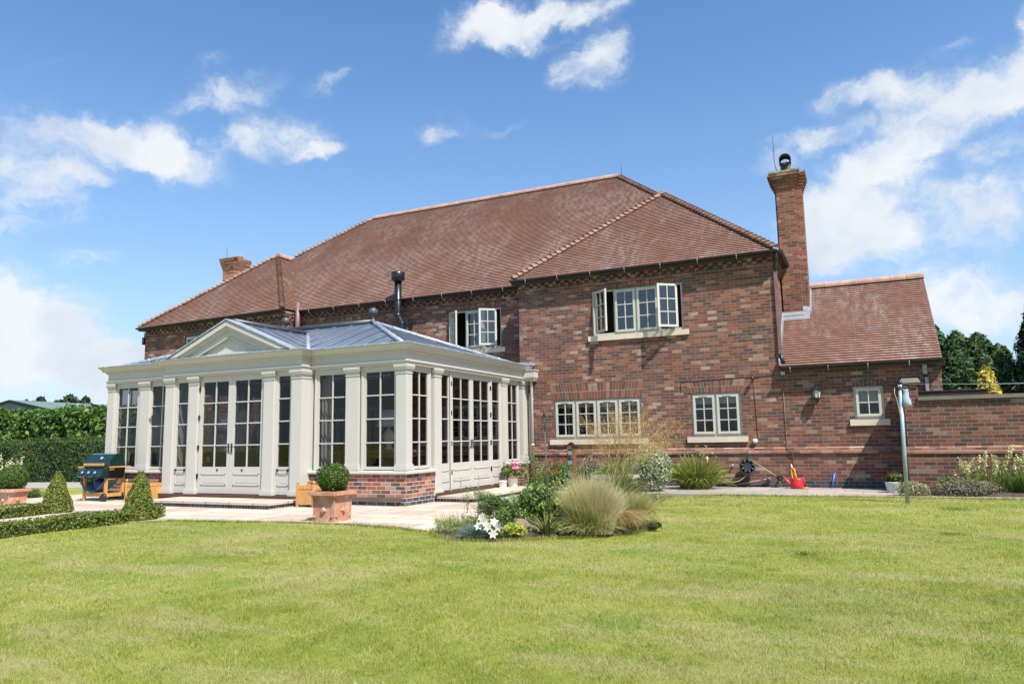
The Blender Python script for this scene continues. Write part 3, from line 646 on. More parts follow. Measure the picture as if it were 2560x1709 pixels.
# left chimney behind the hip
cl = MB(); x0, x1, y0 = -24.2+1.1, -23.0+1.1, 5.2
s = (18.07+5.2)/(18.07+6.0)
def cz(z): return 1.187+(z-1.187)*s
def cxx(x): return 1.689+(x-1.689)*s
X0, X1 = cxx(-24.2), cxx(-23.3)
cl.box(X0, X0+.66, 5.2, 5.86, 6.5, cz(9.03)); cl.box(X0+.08, X0+.72, 5.33, 5.95, 6.5, cz(9.03))
for i in range(6):
    e = .02+.019*i; z = cz(9.02)+i*.078
    cl.box(X0-e, X0+.66+e, 5.2-e, 5.86+e, z, z+.07); cl.box(X0+.08-e*.8, X0+.73+e*.8, 5.33-e*.8, 5.95+e, z+.002, z+.068)
clm = cl.build('chimney', brick('chimney_brick_left', stops=[(0., (.15, .07, .05)), (.2, (.28, .115, .075)), (.5, (.36, .16, .10)), (.8, (.40, .20, .12))]), house); clm['_base'] = HB
cp = MB(); z = cz(9.02)+6*.078; cp.box(X0-.13, X0+.83, 5.07, 6.04, z, z+.04); cp.build('chimney_cap', M['bonnet'], clm)
cp = MB(); cp.lathe((X0+.52, 5.6, 0), [(.17, z+.03), (.155, z+.1), (.155, z+.14), (.18, z+.15), (.18, z+.18), (.14, z+.18)], 16); cp.build('chimney_pot', M['terracotta'], clm)
# lightning rods
for pts in ([(.115, 1.55, 7.9), (.06, 1.55, 8.18), (.055, 1.55, 8.5), (.06, 1.55, 8.92)], [(X0+.1, 5.3, z), (X0+.1, 5.3, z+.62)], [(RR[0]+.15, 6.0, RR[2]), (RR[0]+.15, 6.0, RR[2]+.42)]):
    a = MB(); a.tube(pts, .009, 5); a.build('lightning_rod', M['iron'], house)
# black stove flue
fb = (-10.7, .40, 4.2)
flue = MB(); flue.tube([(-10.70, .38, 3.4), (-10.70, .38, 4.68), (-10.735, .37, 4.78), (-10.79, .35, 4.88), (-10.82, .34, 4.98), (-10.82, .34, 6.1)], .108, 18)
for zz in (4.70, 4.96, 5.0, 5.42): flue.lathe((-10.70 if zz < 4.8 else -10.82, .38 if zz < 4.8 else .34, 0), [(.116, zz-.02), (.116, zz+.02)], 18)
fo = flue.build('flue_pipe', M['pot_black'], house); fo['_base'] = HB
fc = MB(); fc.lathe((-10.82, .34, 0), [(.12, 6.0), (.205, 6.04), (.205, 6.27), (.19, 6.285), (.10, 6.285)], 22); fc.build('flue_cowl', M['pot_black'], fo)
fk = MB(); fk.box(-10.60, -10.50, .36, .65, 4.62, 4.66); fk.box(-10.55, -10.48, .38, .66, 4.58, 4.72); fk.build('flue_bracket', M['black'], fo)
# small fixtures on the walls
def fix(name, m, mat, lab=None):
    o = m.build(name, mat, house)
    if lab: o['label'] = lab
a = MB(); a.box(.895, 1.085, -.006, .02, 2.25, 2.365)
fix('air_brick', a, simple('air_brick_clay', (.25, .08, .05), .8)); a = MB()
for i in range(7):
    for j in range(4): a.box(.915+i*.0235, .930+i*.0235, -.009, 0, 2.268+j*.024, 2.282+j*.024)
fix('air_brick_grille', a, M['black'])
a = MB(); a.box(.03, .115, -.04, .01, 2.56, 2.645); fix('junction_box', a, M['wpaint'])
a = MB(); a.tube([(-2.30, -.008, 2.50), (-1.0, -.008, 2.535), (-.02, -.008, 2.56)], .006, 5); a.tube([(-2.30, -.008, 2.50), (-2.31, -.008, 2.25)], .006, 5); a.tube([(-1.70, -.008, 2.51), (-1.72, -.008, 2.35)], .006, 5); a.tube([(-.60, -.008, 2.48), (-.585, -.008, 1.9), (-.57, -.008, 1.08)], .006, 5)
fix('cable', a, M['black'])
a = MB(); a.tube([(.055, -.012, 2.5), (.06, -.012, 1.0), (.07, -.066, .86), (.17, -.068, .76), (.175, -.04, .70), (.175, -.04, .08)], .007, 6); fix('copper_pipe', a, simple('old_brass', (.17, .115, .055), .5, .3, 10.))
a = MB(); a.lathe((-.63, -.05, 0), [(.0, 1.0), (.045, 1.01), (.055, 1.04), (.055, 1.09), (.0, 1.10)], 12); fix('sensor', a, M['white'])
a = MB(); a.lathe((-2.43, -.05, 0), [(.0, .43), (.045, .44), (.05, .48), (.05, .53), (.0, .54)], 12); fix('sensor', a, M['galv'])
a = MB(); a.tube([(-.60, -.02, 2.49), (-.60, -.09, 2.50)], .022, 8); a.lathe((-.605, -.10, 0), [(.0, 2.46), (.04, 2.475), (.045, 2.505), (.03, 2.54), (0, 2.55)], 12); fix('security_camera', a, M['black'])
a = MB(); a.tube([(-1.165, .0, .49), (-1.165, -.08, .49)], .015, 8); a.tube([(-1.165, -.07, .52), (-1.165, -.07, .46)], .02, 8); fix('tap', a, M['galv'])
a = MB(); a.box(-21.58, -21.5, -.02, .1, 4.78, 5.04); fix('alarm_box', a, M['green_enamel'])
# ------------------------------------------------------------------ the orangery
CX = -10.777
OB = (CX, -5.9, -.06)
org = thing('orangery', OB, 'cream painted timber orangery with pilasters, glazed doors and a lead and glass roof', 'orangery')
XO0, XO1, YF, YB = -15.16, -6.40, -5.88, -6.17
B2 = 2.0
T_F = frameT((CX, YF, 0), (1, 0, 0), (0, -1, 0)); T_B = frameT((CX, YB, 0), (1, 0, 0), (0, -1, 0))
T_R = frameT((XO1, 0, 0), (0, 1, 0), (1, 0, 0)); T_L = frameT((XO0, 0, 0), (0, 1, 0), (-1, 0, 0))
ZS0, ZS1, ZT, ZC = .555, .622, 2.70, 2.565
pl = MB()
def plinth(T, u0, u1):
    pl.lbox(T, u0, u1, -.25, -.0, -.1, ZS0)
o = MB()
def bwall(m, pts):      # vertical brick faces with courses starting at the paving
    for (xa, ya), (xb, yb) in zip(pts, pts[1:]):
        ax = 0 if abs(xb-xa) > abs(yb-ya) else 1
        c0, c1 = ((xa, xb) if ax == 0 else (ya, yb))
        m.face([(xa, ya, -.1), (xb, yb, -.1), (xb, yb, ZS0+.002), (xa, ya, ZS0+.002)], [(c0, -.04), (c1, -.04), (c1, ZS0+.06), (c0, ZS0+.06)])
for pts in ([(CX+B2-.02, -5.6), (CX+B2-.02, YF-.002), (XO1, YF-.002), (XO1, -4.80), (XO1-.2, -4.80)], [(XO1-.2, -1.40), (XO1, -1.40), (XO1, -.03)], [(XO0, .0), (XO0, YF-.002), (CX-B2+.02, YF-.002), (CX-B2+.02, -5.6)]):
    pl = MB(); bwall(pl, pts); pl.build('brick_plinth', M['brick_new'], org)
for pth in ([(CX+B2-.03, YF), (XO1, YF), (XO1, -4.80)], [(XO1, -1.42), (XO1, -.03)], [(XO0, -.03), (XO0, YF), (CX-B2+.03, YF)]):
    si = MB(); si.sweep(pth, [(-.15, ZS0), (.055, ZS0), (.055, ZS0+.035), (.045, ZS1-.012), (-.15, ZS1)]); si.build('sill', M['paint'], org)
def pilaster(T, u0, u1, z0, wd=.0, back=.16, ext=None):
    """u0,u1 along the wall; stands from z0 to the architrave"""
    m = MB()
    m.lbox(T, u0, u1, -back, wd, z0+.10, ZC)
    b = .028
    m.lbox(T, u0-b, u1+b, -back, wd+b, z0, z0+.085)
    for e, za, zb in ((.020, .085, .105), (.010, .105, .125)): m.lbox(T, u0-e, u1+e, -back, wd+e, z0+za, z0+zb)
    for e, za, zb in ((.012, ZC-.045, ZC-.028), (.006, ZC, ZC+.02), (.018, ZC+.02, ZC+.05), (.032, ZC+.05, ZC+.085), (.042, ZC+.085, ZT-.004)): m.lbox(T, u0-e, u1+e, -back, wd+e, za, zb)
    m.build('pilaster', M['paint'], org, bevel=.004)
def corner_post(xc):
    yc = YF+.1125; h = .115
    m = MB(); m.frustum((xc, yc), h, h, ZS1+.10, ZC); b = h+.028
    m.frustum((xc, yc), b, b, ZS1, ZS1+.085)
    for e, za, zb in ((.020, ZS1+.085, ZS1+.105), (.010, ZS1+.105, ZS1+.125), (.012, ZC-.045, ZC-.028), (.006, ZC, ZC+.02), (.018, ZC+.02, ZC+.05), (.032, ZC+.05, ZC+.085), (.042, ZC+.085, ZT-.004)): m.frustum((xc, yc), h+e, h+e, za, zb)
    m.build('corner_post', M['paint'], org, bevel=.004)
def unit(T, u0, u1, z0, z1, cols, rows, kind='window', hinge=0, panel=None, wd=-.06, st=.06, g=None):
    """one glazed panel: frame + bars, pane sub-part"""
    fm, pm = MB(), MB()
    TT = lambda u, w_, z: T(u, w_+wd-.045, z)
    sash(fm, pm, TT, u0, u1, z0, z1, cols, rows, st=st, mt=.024, th=.045, bot=(g-z0) if g else st)
    if panel:
        a, b, c, d = u0+st+.01, u1-st-.01, panel[0], panel[1]
        for p in ((a, b, c, c+.018), (a, b, d-.018, d), (a, a+.018, c, d), (b-.018, b, c, d)): fm.lbox(TT, p[0], p[1], .045, .058, p[2], p[3])
        fm.lbox(TT, a+.05, b-.05, .044, .050, c+.05, d-.05)
    o = fm.build(kind, M['paint'], org)
    pm.build('pane', M['pane_cons'], o)
    return o
def hinges(T, u, zs, par, wd=-.06):
    for z in zs:
        m = MB(); m.lbox(T, u-.022, u+.022, wd, wd+.022, z-.05, z+.05); m.build('hinge', M['black'], par)
def handle(T, u, s, par, wd=-.06):
    m = MB(); m.lbox(T, u-.016, u+.016, wd, wd+.012, 1.0, 1.20)
    m.tube([T(u, wd+.01, 1.13), T(u, wd+.05, 1.13), T(u+s*.11, wd+.055, 1.12)], .009, 6); m.build('handle', M['black'], par)
jm = MB()
def jambs(T, u0, u1, z0, st=.05, w0=-.12, w1=-.045):
    jm.lbox(T, u0, u0+st, w0, w1, z0, ZT); jm.lbox(T, u1-st, u1, w0, w1, z0, ZT); jm.lbox(T, u0+st, u1-st, w0, w1, ZT-.07, ZT)
def big_windows(T, ua, ub):      # two-by-four sash between sill and architrave
    jambs(T, ua-.055, ub+.055, ZS1)
    unit(T, ua-.005, ub+.005, ZS1+.012, ZT-.06, 2, 4, st=.058)
# front, right and left recesses (mirror images about CX)
for s in (1, -1):
    uu = lambda a, b: (a, b) if s > 0 else (-b, -a)
    x = lambda X: X-CX
    corner_post((XO1-.115) if s > 0 else (2*CX-XO1+.115)); pilaster(T_F, *uu(x(-7.866), x(-7.553)), ZS1, back=.14)
    a = uu(x(-8.655), x(-7.855)); big_windows(T_F, a[0]+.0, a[1]-.0); a = uu(x(-7.455), x(-6.66)); big_windows(T_F, *a)
    # bay side wall and corner column
    pilaster(T_B, *uu(1.735, B2), .115, back=.42)
    pilaster(T_B, *uu(.975, 1.25), .115, back=.14)
    jambs(T_B, *uu(1.25, 1.735), .115)
    sl_ = unit(T_B, *uu(1.29, 1.70), .13, ZT-.06, 1, 4, 'side_light', panel=(.31, .555), st=.05, g=.70)
    hb = MB(); Tq = lambda u, w_, z: T_B(u, w_-.06, z)
    mid = (1.495)*s
    for e in (-.14, .14): hb.lbox(T_B, mid+e-.018, mid+e+.018, -.062, -.03, .605, .655)
    hb.tube([T_B(mid-.14, -.025, .63), T_B(mid+.14, -.025, .63)], .009, 6); hb.build('pull_bar', M['black'], sl_)
    d = unit(T_B, *uu(.003, .95), .13, ZT-.045, 2, 4, 'door', panel=(.31, .555), st=.095, g=.70)
    hinges(T_B, .955*s, (.50, 1.12, 1.78, 2.42), d); handle(T_B, .045*s, s, d)
    kp = MB(); kp.lbox(T_B, .36*s-.02, .36*s+.02, -.062, -.05, .61, .655); kp.build('escutcheon', M['black'], d)
jm.lbox(T_B, -.975, .975, -.12, -.05, ZT-.05, ZT)
# bay returns
# right and left sides
for T, s in ((T_R, 1), (T_L, -1)):
    pilaster(T, -4.806, -4.518, .06 if s > 0 else ZS1, back=.14); pilaster(T, -1.575, -1.275, .06 if s > 0 else ZS1, back=.14); pilaster(T, -.36, -.03, ZS1)
    big_windows(T, -5.635, -4.93); big_windows(T, -1.24, -.545)
    if s > 0:
        jambs(T, -4.518, -4.04, .115); jambs(T, -2.125, -1.575, .115)
        unit(T, -4.515, -4.08, .13, ZT-.06, 1, 4, 'side_light', panel=(.31, .555), st=.05, g=.70); unit(T, -2.085, -1.60, .13, ZT-.06, 1, 4, 'side_light', panel=(.31, .555), st=.05, g=.70)
        jm.lbox(T, -4.09, -4.03, -.12, -.04, .115, ZT); jm.lbox(T, -2.13, -2.07, -.12, -.04, .115, ZT); jm.lbox(T, -4.03, -2.13, -.12, -.05, ZT-.05, ZT)
        d1 = unit(T, -4.028, -3.082, .13, ZT-.045, 2, 4, 'door', panel=(.31, .555), st=.085, g=.70); d2 = unit(T, -3.078, -2.132, .13, ZT-.045, 2, 4, 'door', panel=(.31, .555), st=.085, g=.70)
        hinges(T, -4.03, (.50, 1.12, 1.78, 2.42), d1); hinges(T, -2.13, (.50, 1.12, 1.78, 2.42), d2); handle(T, -3.12, -1, d1); handle(T, -3.04, 1, d2)
    else:
        for a in (-4.50, -3.55, -2.58): big_windows(T, a+.06, a+.90)
jm.build('door_and_window_linings', M['paint'], org)
# thresholds and steps
th = MB(); th.box(CX-B2-.04, CX+B2+.04, YB-.07, YB+.25, .035, .113); th.build('threshold', M['wood_dark'], org); th = MB(); th.box(XO1-.2, XO1+.05, -4.82, -1.40, .035, .113); th.build('threshold', M['wood_dark'], org)
def step(x0, x1, y0, y1, zt):
    s = MB(); s.box(x0-.03, x1+.03, y0-.03, y1+.0, zt-.045, zt); rr = random.Random(4)
    so_ = s.build('step', M['patio'], org, bevel=.008)
    b = MB(); b.box(x0, x1, y0, y1, -.1, zt-.046)
    uvs = []
    for k, f in enumerate(b.f):
        p = [b.v[i] for i in f]; nx = abs((p[1]-p[0]).cross(p[2]-p[1]).x) > 1e-9
        b.uv[k] = [(.23+(q.z+.06)*.7, (q.y if nx else q.x)) for q in p]
    b.build('header_course', M['header'], so_)
M['header'] = brick('blue_header_bricks', mortar=(.42, .38, .34), blue_to=9e3)
step(-12.05, -8.70, -7.12, YB-.05, .055); step(XO1+.0, -5.52, -4.75, -1.45, .05)
# entablature: architrave, frieze, cornice
en = MB()
pth = [(XO0, -.02), (XO0, YF), (CX-B2, YF), (CX-B2, YB), (CX+B2, YB), (CX+B2, YF), (XO1, YF), (XO1, -.02)]
en.sweep(pth, [(-.16, ZT), (.022, ZT), (.022, ZT+.030), (.034, ZT+.031), (.034, ZT+.056), (.050, ZT+.060), (.050, ZT+.074), (.006, ZT+.078), (.006, ZT+.232), (.020, ZT+.233), (.030, ZT+.252), (.046, ZT+.253), (.048, ZT+.285), (.10, ZT+.29), (.104, ZT+.30), (.115, ZT+.33), (.145, ZT+.37), (.165, ZT+.385), (.168, ZT+.405), (.16, ZT+.405), (-.40, ZT+.42)])
en.build('entablature', M['paint'], org)
lf = MB(); ZL = ZT+.408
lf.sweep(pth, [(.172, ZL-.012), (.178, ZL+.008), (.165, ZL+.02), (-.5, ZL+.03), (-.5, ZL), (.16, ZL-.01)])
lf.face([(XO0, -.1, ZL+.028), (XO1, -.1, ZL+.028), (XO1, .0, ZL+.04), (XO0, .0, ZL+.04)]); 
lf.box(XO1-.4, XO1+.22, -.30, -.003, ZL+.02, ZL+.10); lf.face([(-14.98, -.35, ZL+.034), (-6.64, -.35, ZL+.034), (-6.64, .64, ZL+.1), (-14.98, .64, ZL+.1)])
lf.build('lead_gutter', M['lead'], org)
# hipped glass roof with lead-capped bars, cross gable over the bay
ZE, ZR, YRD = 3.125, 4.15, -2.93
IX0, IX1, IY0, IY1 = XO0+.22, XO1-.22, YF+.22, -.10
RX0, RX1 = IX0+(YRD-IY0), IX1-(YRD-IY0)
GX = 1.72; PA = 3.86; PB = 3.145; PY = -6.34      # pediment: half width, apex, base, front plane
sl_f = (ZR-ZE)/(YRD-IY0); gy = IY0+(PA-ZE)/sl_f    # where the cross gable ridge dies into the front slope
gp, bars = MB(), MB()
gp.face([(IX0, IY0, ZE), (CX-GX, IY0, ZE), (CX, gy, PA), (CX, gy+.01, PA+.0), (RX0, YRD, ZR)]); gp.face([(CX+GX, IY0, ZE), (IX1, IY0, ZE), (RX1, YRD, ZR), (CX, gy, PA)]); gp.face([(CX, gy, PA), (RX1, YRD, ZR), (RX0, YRD, ZR)])
gp.face([(IX1, IY0, ZE), (IX1, IY1, ZE), (RX1, YRD, ZR)]); gp.face([(IX0, IY1, ZE), (IX0, IY0, ZE), (RX0, YRD, ZR)]); gp.face([(IX1, IY1, ZE), (IX0, IY1, ZE), (RX0, YRD, ZR), (RX1, YRD, ZR)])
gp.face([(CX+GX, IY0, ZE), (CX, gy, PA), (CX, PY+.1, PA), (CX+GX, PY+.1, ZE)]); gp.face([(CX-GX, IY0, ZE), (CX-GX, PY+.1, ZE), (CX, PY+.1, PA), (CX, gy, PA)])
gp.build('roof_glass', M['pane_roof'], org)
def bar(a, b, r=.016, up=.012): a, b = Vector(a), Vector(b); bars.tube([a+Vector((0, 0, up)), b+Vector((0, 0, up))], r, 6)
n = 15
for i in range(n+1):
    x = IX0+(IX1-IX0)*i/n
    yt = IY0+min(x-IX0, IX1-x, YRD-IY0); zt = ZE+sl_f*(yt-IY0)
    y0_, z0_ = IY0, ZE
    if abs(x-CX) < GX: f = 1-abs(x-CX)/GX; y0_ = IY0+(gy-IY0)*f; z0_ = ZE+(PA-ZE)*f
    if zt > z0_+.02: bar((x, y0_, z0_), (x, yt, zt))
    if zt > ZE+.02: bar((x, IY1, ZE), (x, 2*YRD-yt, zt))
for i in range(1, 10):
    y = IY0+(IY1-IY0)*i/10; e = min(y-IY0, IY1-y)
    bar((IX1, y, ZE), (IX1-e, y, ZE+sl_f*e)); bar((IX0, y, ZE), (IX0+e, y, ZE+sl_f*e))
for i in range(8):
    y = PY+.25+i*.42; f = max(0, (y-IY0)/(gy-IY0))
    if f < .95:
        for s in (1, -1): bar((CX+s*GX*(1-f), y, ZE+(PA-ZE)*f), (CX, y, PA))
bars.build('roof_bars', M['bars'], org)
hp = MB()
for a, b in (((IX1, IY0, ZE), (RX1, YRD, ZR)), ((IX0, IY0, ZE), (RX0, YRD, ZR)), ((IX1, IY1, ZE), (RX1, YRD, ZR)), ((IX0, IY1, ZE), (RX0, YRD, ZR)), ((CX+GX, IY0, ZE), (CX, gy, PA)), ((CX-GX, IY0, ZE), (CX, gy, PA))):
    a, b = Vector(a)+Vector((0, 0, .03)), Vector(b)+Vector((0, 0, .03)); hp.tube([a, b], .05, 8)
    for k in range(1, 7): p = a.lerp(b, k/7); q = a.lerp(b, k/7+.012); hp.tube([p, q], .06, 8)
hp.build('hip_lead', M['lead'], org)
rd = MB(); rd.tube([(RX0, YRD, ZR+.04), (RX1, YRD, ZR+.04)], .07, 10); rd.tube([(CX, PY+.2, PA+.03), (CX, gy, PA+.03)], .06, 10)
rd.build('roof_ridge', simple('dark_ridge', (.05, .055, .07), .4, .2), org)
for x in (RX0, RX1):
    f = MB(); f.lathe((x, YRD, ZR), [(.10, .0), (.09, .06), (.05, .09), (.035, .14), (.05, .16), (.035, .18), (.07, .20), (.105, .24), (.118, .29), (.105, .345), (.07, .385), (.02, .405)], 20)
    f.build('ball_finial', simple('finial_grey', (.06, .065, .075), .45, .2) if x == RX0 else bpy.data.materials['finial_grey'], org)
# pediment
pd = MB()
pd.face([(CX-GX+.1, PY+.16, PB), (CX+GX-.1, PY+.16, PB), (CX, PY+.16, PA-.02)])
def rake(s):
    a = Vector((CX+s*(GX+.03), PY, PB)); b = Vector((CX, PY, PA))
    d = (b-a); L = d.length; d.normalize(); nn = Vector((0, 0, 1))-d*d.z; nn.normalize()
    for (o0, o1, y0_, y1_) in ((-.095, .0, .0, .2), (-.155, -.095, .045, .2), (-.185, -.155, .075, .2), (-.30, -.185, .11, .2), (-.325, -.30, .085, .2)):
        q0, q1, q2, q3 = [], [], [], []
        A = lambda t, o, y: Vector((a.x+d.x*t+nn.x*o, PY+y, a.z+d.z*t+nn.z*o))
        # mitre at the apex, level cut at the foot
        def tt(o): return L-o*(nn.x*s*-1)/max(1e-6, abs(d.x))*-1
        def P(o, y, top):
            if top: t = (CX-a.x-nn.x*o)/d.x
            else: t = max(0, (PB-a.z-nn.z*o)/d.z)
            return A(t, o, y)
        b4 = [P(o0, y0_, 0), P(o0, y0_, 1), P(o0, y1_, 1), P(o0, y1_, 0)]; t4 = [P(o1, y0_, 0), P(o1, y0_, 1), P(o1, y1_, 1), P(o1, y1_, 0)]
        if s < 0: b4 = [b4[0], b4[1], b4[2], b4[3]]
        if (b4[1]-b4[0]).cross(b4[2]-b4[1]).z > 0: pd.hexa(b4, t4)
        else: pd.hexa(b4[::-1], t4[::-1])
rake(1); rake(-1)
pd.box(CX-GX+.15, CX+GX-.15, PY+.12, PY+.2, PB-.0, PB+.03)
pd.build('pediment', M['paint'], org)
pc = MB()
for s in (1, -1):
    a = Vector((CX+s*(GX+.10), PY-.02, PB-.015)); b = Vector((CX, PY-.02, PA+.02))
    e = Vector((0, .32, 0)); u_ = Vector((0, 0, .03))
    b4 = [a, b, b+e, a+e]
    if (b-a).cross(e).z > 0: pc.hexa(b4, [p+u_ for p in b4])
    else: pc.hexa(b4[::-1], [p+u_ for p in b4[::-1]])
pc.build('pediment_lead', M['lead'], org)
# rainwater hopper and pipe at the far end
h_ = MB(); h_.hexa([(-6.34, -.30, 2.70), (-6.12, -.30, 2.70), (-6.12, -.08, 2.70), (-6.34, -.08, 2.70)], [(-6.38, -.34, 2.80), (-6.08, -.34, 2.80), (-6.08, -.05, 2.80), (-6.38, -.05, 2.80)]); h_.box(-6.38, -6.08, -.34, -.05, 2.80, 2.98); h_.box(-6.40, -6.06, -.36, -.03, 2.975, 3.0); h_.build('rainwater_hopper', M['paint'], org)
h_ = MB(); h_.tube([(-6.23, -.19, 2.72), (-6.23, -.16, 2.62), (-6.24, -.13, .05)], .038, 10); h_.tube([(-6.335, -.08, 2.4), (-6.335, -.08, .5)], .022, 8)
for zz in (2.2, 1.0): h_.tube([(-6.236, -.14, zz), (-6.236, -.14, zz+.06)], .046, 10)
h_.build('downpipe', M['paint'], org)
fl = MB(); fl.box(XO0+.1, XO1-.1, YB+.25, .64, .02, .10); fl.build('floor', M['floor'], org)
cl_ = MB()
for a, b, c, d in ((XO0+.1, XO1-.1, YF+.1, IY0+.35), (XO0+.1, XO1-.1, -.75, .64), (XO0+.1, IX0+.35, IY0+.35, -.75), (IX1-.35, XO1-.1, IY0+.35, -.75)): cl_.box(a, b, c, d, 2.95, 3.0)
cl_.build('ceiling_border', M['plaster'], org)
# curtains hanging inside the front corners
# ------- furniture seen through the glass
def lamp(x, y, zb, name, label):
    t = thing(name, (x, y, zb), label, 'table lamp', 'white table lamps inside the orangery')
    m = MB(); m.lathe((x, y, zb), [(.09, 0), (.10, .03), (.05, .08), (.10, .18), (.13, .28), (.09, .40), (.03, .46), (.015, .56)], 16); m.build('lamp_base', M['white'], t)
    m = MB(); m.lathe((x, y, zb), [(.27, .50), (.15, .86)], 20); m.build('lamp_shade', M['shade'], t)
lamp(-7.55, -4.8, 1.0, 'table_lamp', 'white table lamp with large pale shade by the right corner window of the orangery')
lamp(-13.95, -3.2, 1.0, 'table_lamp', 'white table lamp seen through the left windows of the orangery')
def table(x0, x1, y0, y1, z, label):
    t = thing('side_table', ((x0+x1)/2, (y0+y1)/2, .1), label, 'table', 'pine tables inside the orangery')
    m = MB(); m.box(x0, x1, y0, y1, z-.04, z); m.box(x0+.05, x1-.05, y0+.05, y1-.05, z-.14, z-.04); m.build('tabletop', M['teak'], t)
    for a in (x0+.08, x1-.08):
        for b in (y0+.08, y1-.08): q = MB(); q.box(a-.04, a+.04, b-.04, b+.04, .1, z-.04); q.build('leg', M['teak'], t)
table(-8.5, -6.9, -5.1, -4.4, 1.0, 'pine console table under the lamp behind the right front windows'); table(-14.5, -13.3, -3.6, -2.9, 1.0, 'pine table under the lamp behind the left windows')
sf = thing('sofa', (-11.3, -4.9, .1), 'dark grey sofa with its back to the glazed double doors', 'sofa')
m = MB(); m.box(-12.2, -10.2, -5.35, -5.15, .3, .98); m.build('backrest', M['fabric'], sf, bevel=.07)
m = MB(); m.box(-12.2, -10.2, -5.15, -4.45, .2, .55); m.build('seat', M['fabric'], sf, bevel=.05)
for x in (-12.35, -10.2): m = MB(); m.box(x, x+.15, -5.35, -4.45, .15, .72); m.build('armrest', M['fabric'], sf, bevel=.05)
m = MB(); m.box(-10.75, -10.28, -5.38, -5.12, .985, 1.03); q = m.build('throw', M['curtain'], sf, bevel=.02)
ar = thing('armchair', (-9.55, -4.7, .1), 'pale slipcovered armchair beside the sofa inside the orangery', 'armchair')
m = MB(); m.box(-9.9, -9.3, -5.2, -5.0, .35, 1.1); m.build('backrest', M['curtain'], ar, bevel=.08); m = MB(); m.box(-9.9, -9.3, -5.0, -4.4, .2, .55); m.build('seat', M['curtain'], ar, bevel=.05)
bc = thing('slatted_bench', (-8.9, -4.3, .1), 'pine slat-backed bench seen through the narrow side light', 'bench')
m = MB()
for k in range(9): m.box(-9.35+k*.11, -9.30+k*.11, -4.35, -4.32, .5, .92)
m.box(-9.4, -8.4, -4.36, -4.31, .92, .98); m.build('backrest', M['teak'], bc); m = MB(); m.box(-9.4, -8.4, -4.3, -3.9, .46, .5); m.build('seat', M['teak'], bc)
for a in (-9.38, -8.46):
    for b in (-4.35, -3.97): m = MB(); m.box(a, a+.05, b, b+.05, .1, .46); m.build('leg', M['teak'], bc)
def drape(x0, x1, y, label):
    t = MB(); n = 40
    for i in range(n):
        a, b = x0+(x1-x0)*i/n, x0+(x1-x0)*(i+1)/n; f = lambda x: y+.025*math.sin(x*70)
        t.face([(a, f(a), .15), (b, f(b), .15), (b, f(b), 2.75), (a, f(a), 2.75)], smooth=True)
        t.face([(a, f(a)+.01, .15), (a, f(a)+.01, 2.75), (b, f(b)+.01, 2.75), (b, f(b)+.01, .15)], smooth=True)
    tag(t.build('curtain', M['curtain']), label, 'curtain', 'curtains inside the orangery')
drape(-8.66, -8.36, -5.66, 'pale curtain gathered beside the bay, behind the right recess window')
drape(-13.2, -12.95, -5.66, 'pale curtain gathered beside the bay, behind the left recess window')
# ------------------------------------------------------------------ ground, lawn, paving
def sstep(a, b, x): t = np.clip((x-a)/(b-a), 0, 1); return t*t*(3-2*t)
def gh(x, y):
    return -.088+.074*sstep(-7, -3.4, y)*sstep(-2.6, -.8, x)-.30*sstep(-10.5, -17.5, y)+.012*np.sin(x*.9+1)*np.sin(y*.7)*sstep(-7, -10, y)
def lawn_mat(name, blade):
    t = NT(name); P = t.pos()
    P2 = t.n('ShaderNodeVectorMath', {0: P, 1: (1, 1, 0)}, operation='MULTIPLY').outputs[0]
    a = t.noise(P2, .55, 5, .6); b = t.noise(P2, 2.3, 5, .65); c = t.noise(P2, 9., 4, .65); d = t.noise(P2, 1.2, 4, .6, stretch=(.35, 1.4, 1))
    col = t.ramp(t.math('ADD', t.math('MULTIPLY', a, .5), t.math('MULTIPLY', b, .5)), [(.30, (.155, .210, .026)), (.43, (.228, .270, .038)), (.52, (.290, .318, .058)), (.66, (.37, .362, .105))])
    col = t.mix(t.step(d, .45, .67, 0, .70), col, (.40, .36, .165)); col = t.mix(t.step(t.noise(P2, .33, 4, .6), .52, .66, 0, .40), col, (.195, .265, .045))
    col = t.mix(t.step(c, .53, .67, 0, .58), col, (.39, .345, .145))
    col = t.mix(t.step(c, .44, .30, 0, .55), col, (.14, .205, .022))
    v = t.n('ShaderNodeTexVoronoi', {'Vector': P2, 'Scale': .52, 'Randomness': 1.}).outputs['Distance']
    col = t.mix(t.step(t.math('ADD', v, t.math('MULTIPLY', t.math('SUBTRACT', c, .5), .3)), .17, .07, 0, .45), col, (.15, .255, .03))
    if blade:
        at = t.n('ShaderNodeAttribute', attribute_name='Col').outputs['Color']
        col = t.mix(1., col, at, 'MULTIPLY')
        p = t.n('ShaderNodeBsdfPrincipled', {'Base Color': col, 'Roughness': .55, 'Specular IOR Level': .35})
        tl = t.n('ShaderNodeBsdfTranslucent', {'Color': col}); m = t.n('ShaderNodeMixShader', {0: .35, 1: p.outputs[0], 2: tl.outputs[0]})
        t.t.links.new(m.outputs[0], t.out.inputs['Surface']); return t.m
    e = t.noise(P2, 55., 4, .7); f = t.noise(P2, 140., 3, .7)
    col = t.mix(t.step(e, .40, .66, .30, 0), col, (.11, .155, .03)); col = t.mix(t.step(f, .55, .75, 0, .35), col, (.45, .43, .2))
    return t.bsdf(col, .8, t.math('ADD', e, t.math('MULTIPLY', f, .5)), .03, .8, spec=.15)
gx = np.concatenate([[-900, -400, -180, -90, -50], np.arange(-32, 22.01, .5), [30, 50, 90, 200, 900]]); gy_ = np.concatenate([[-400, -120, -60, -40], np.arange(-30, 12.01, .5), [20, 40, 80, 200, 900]])
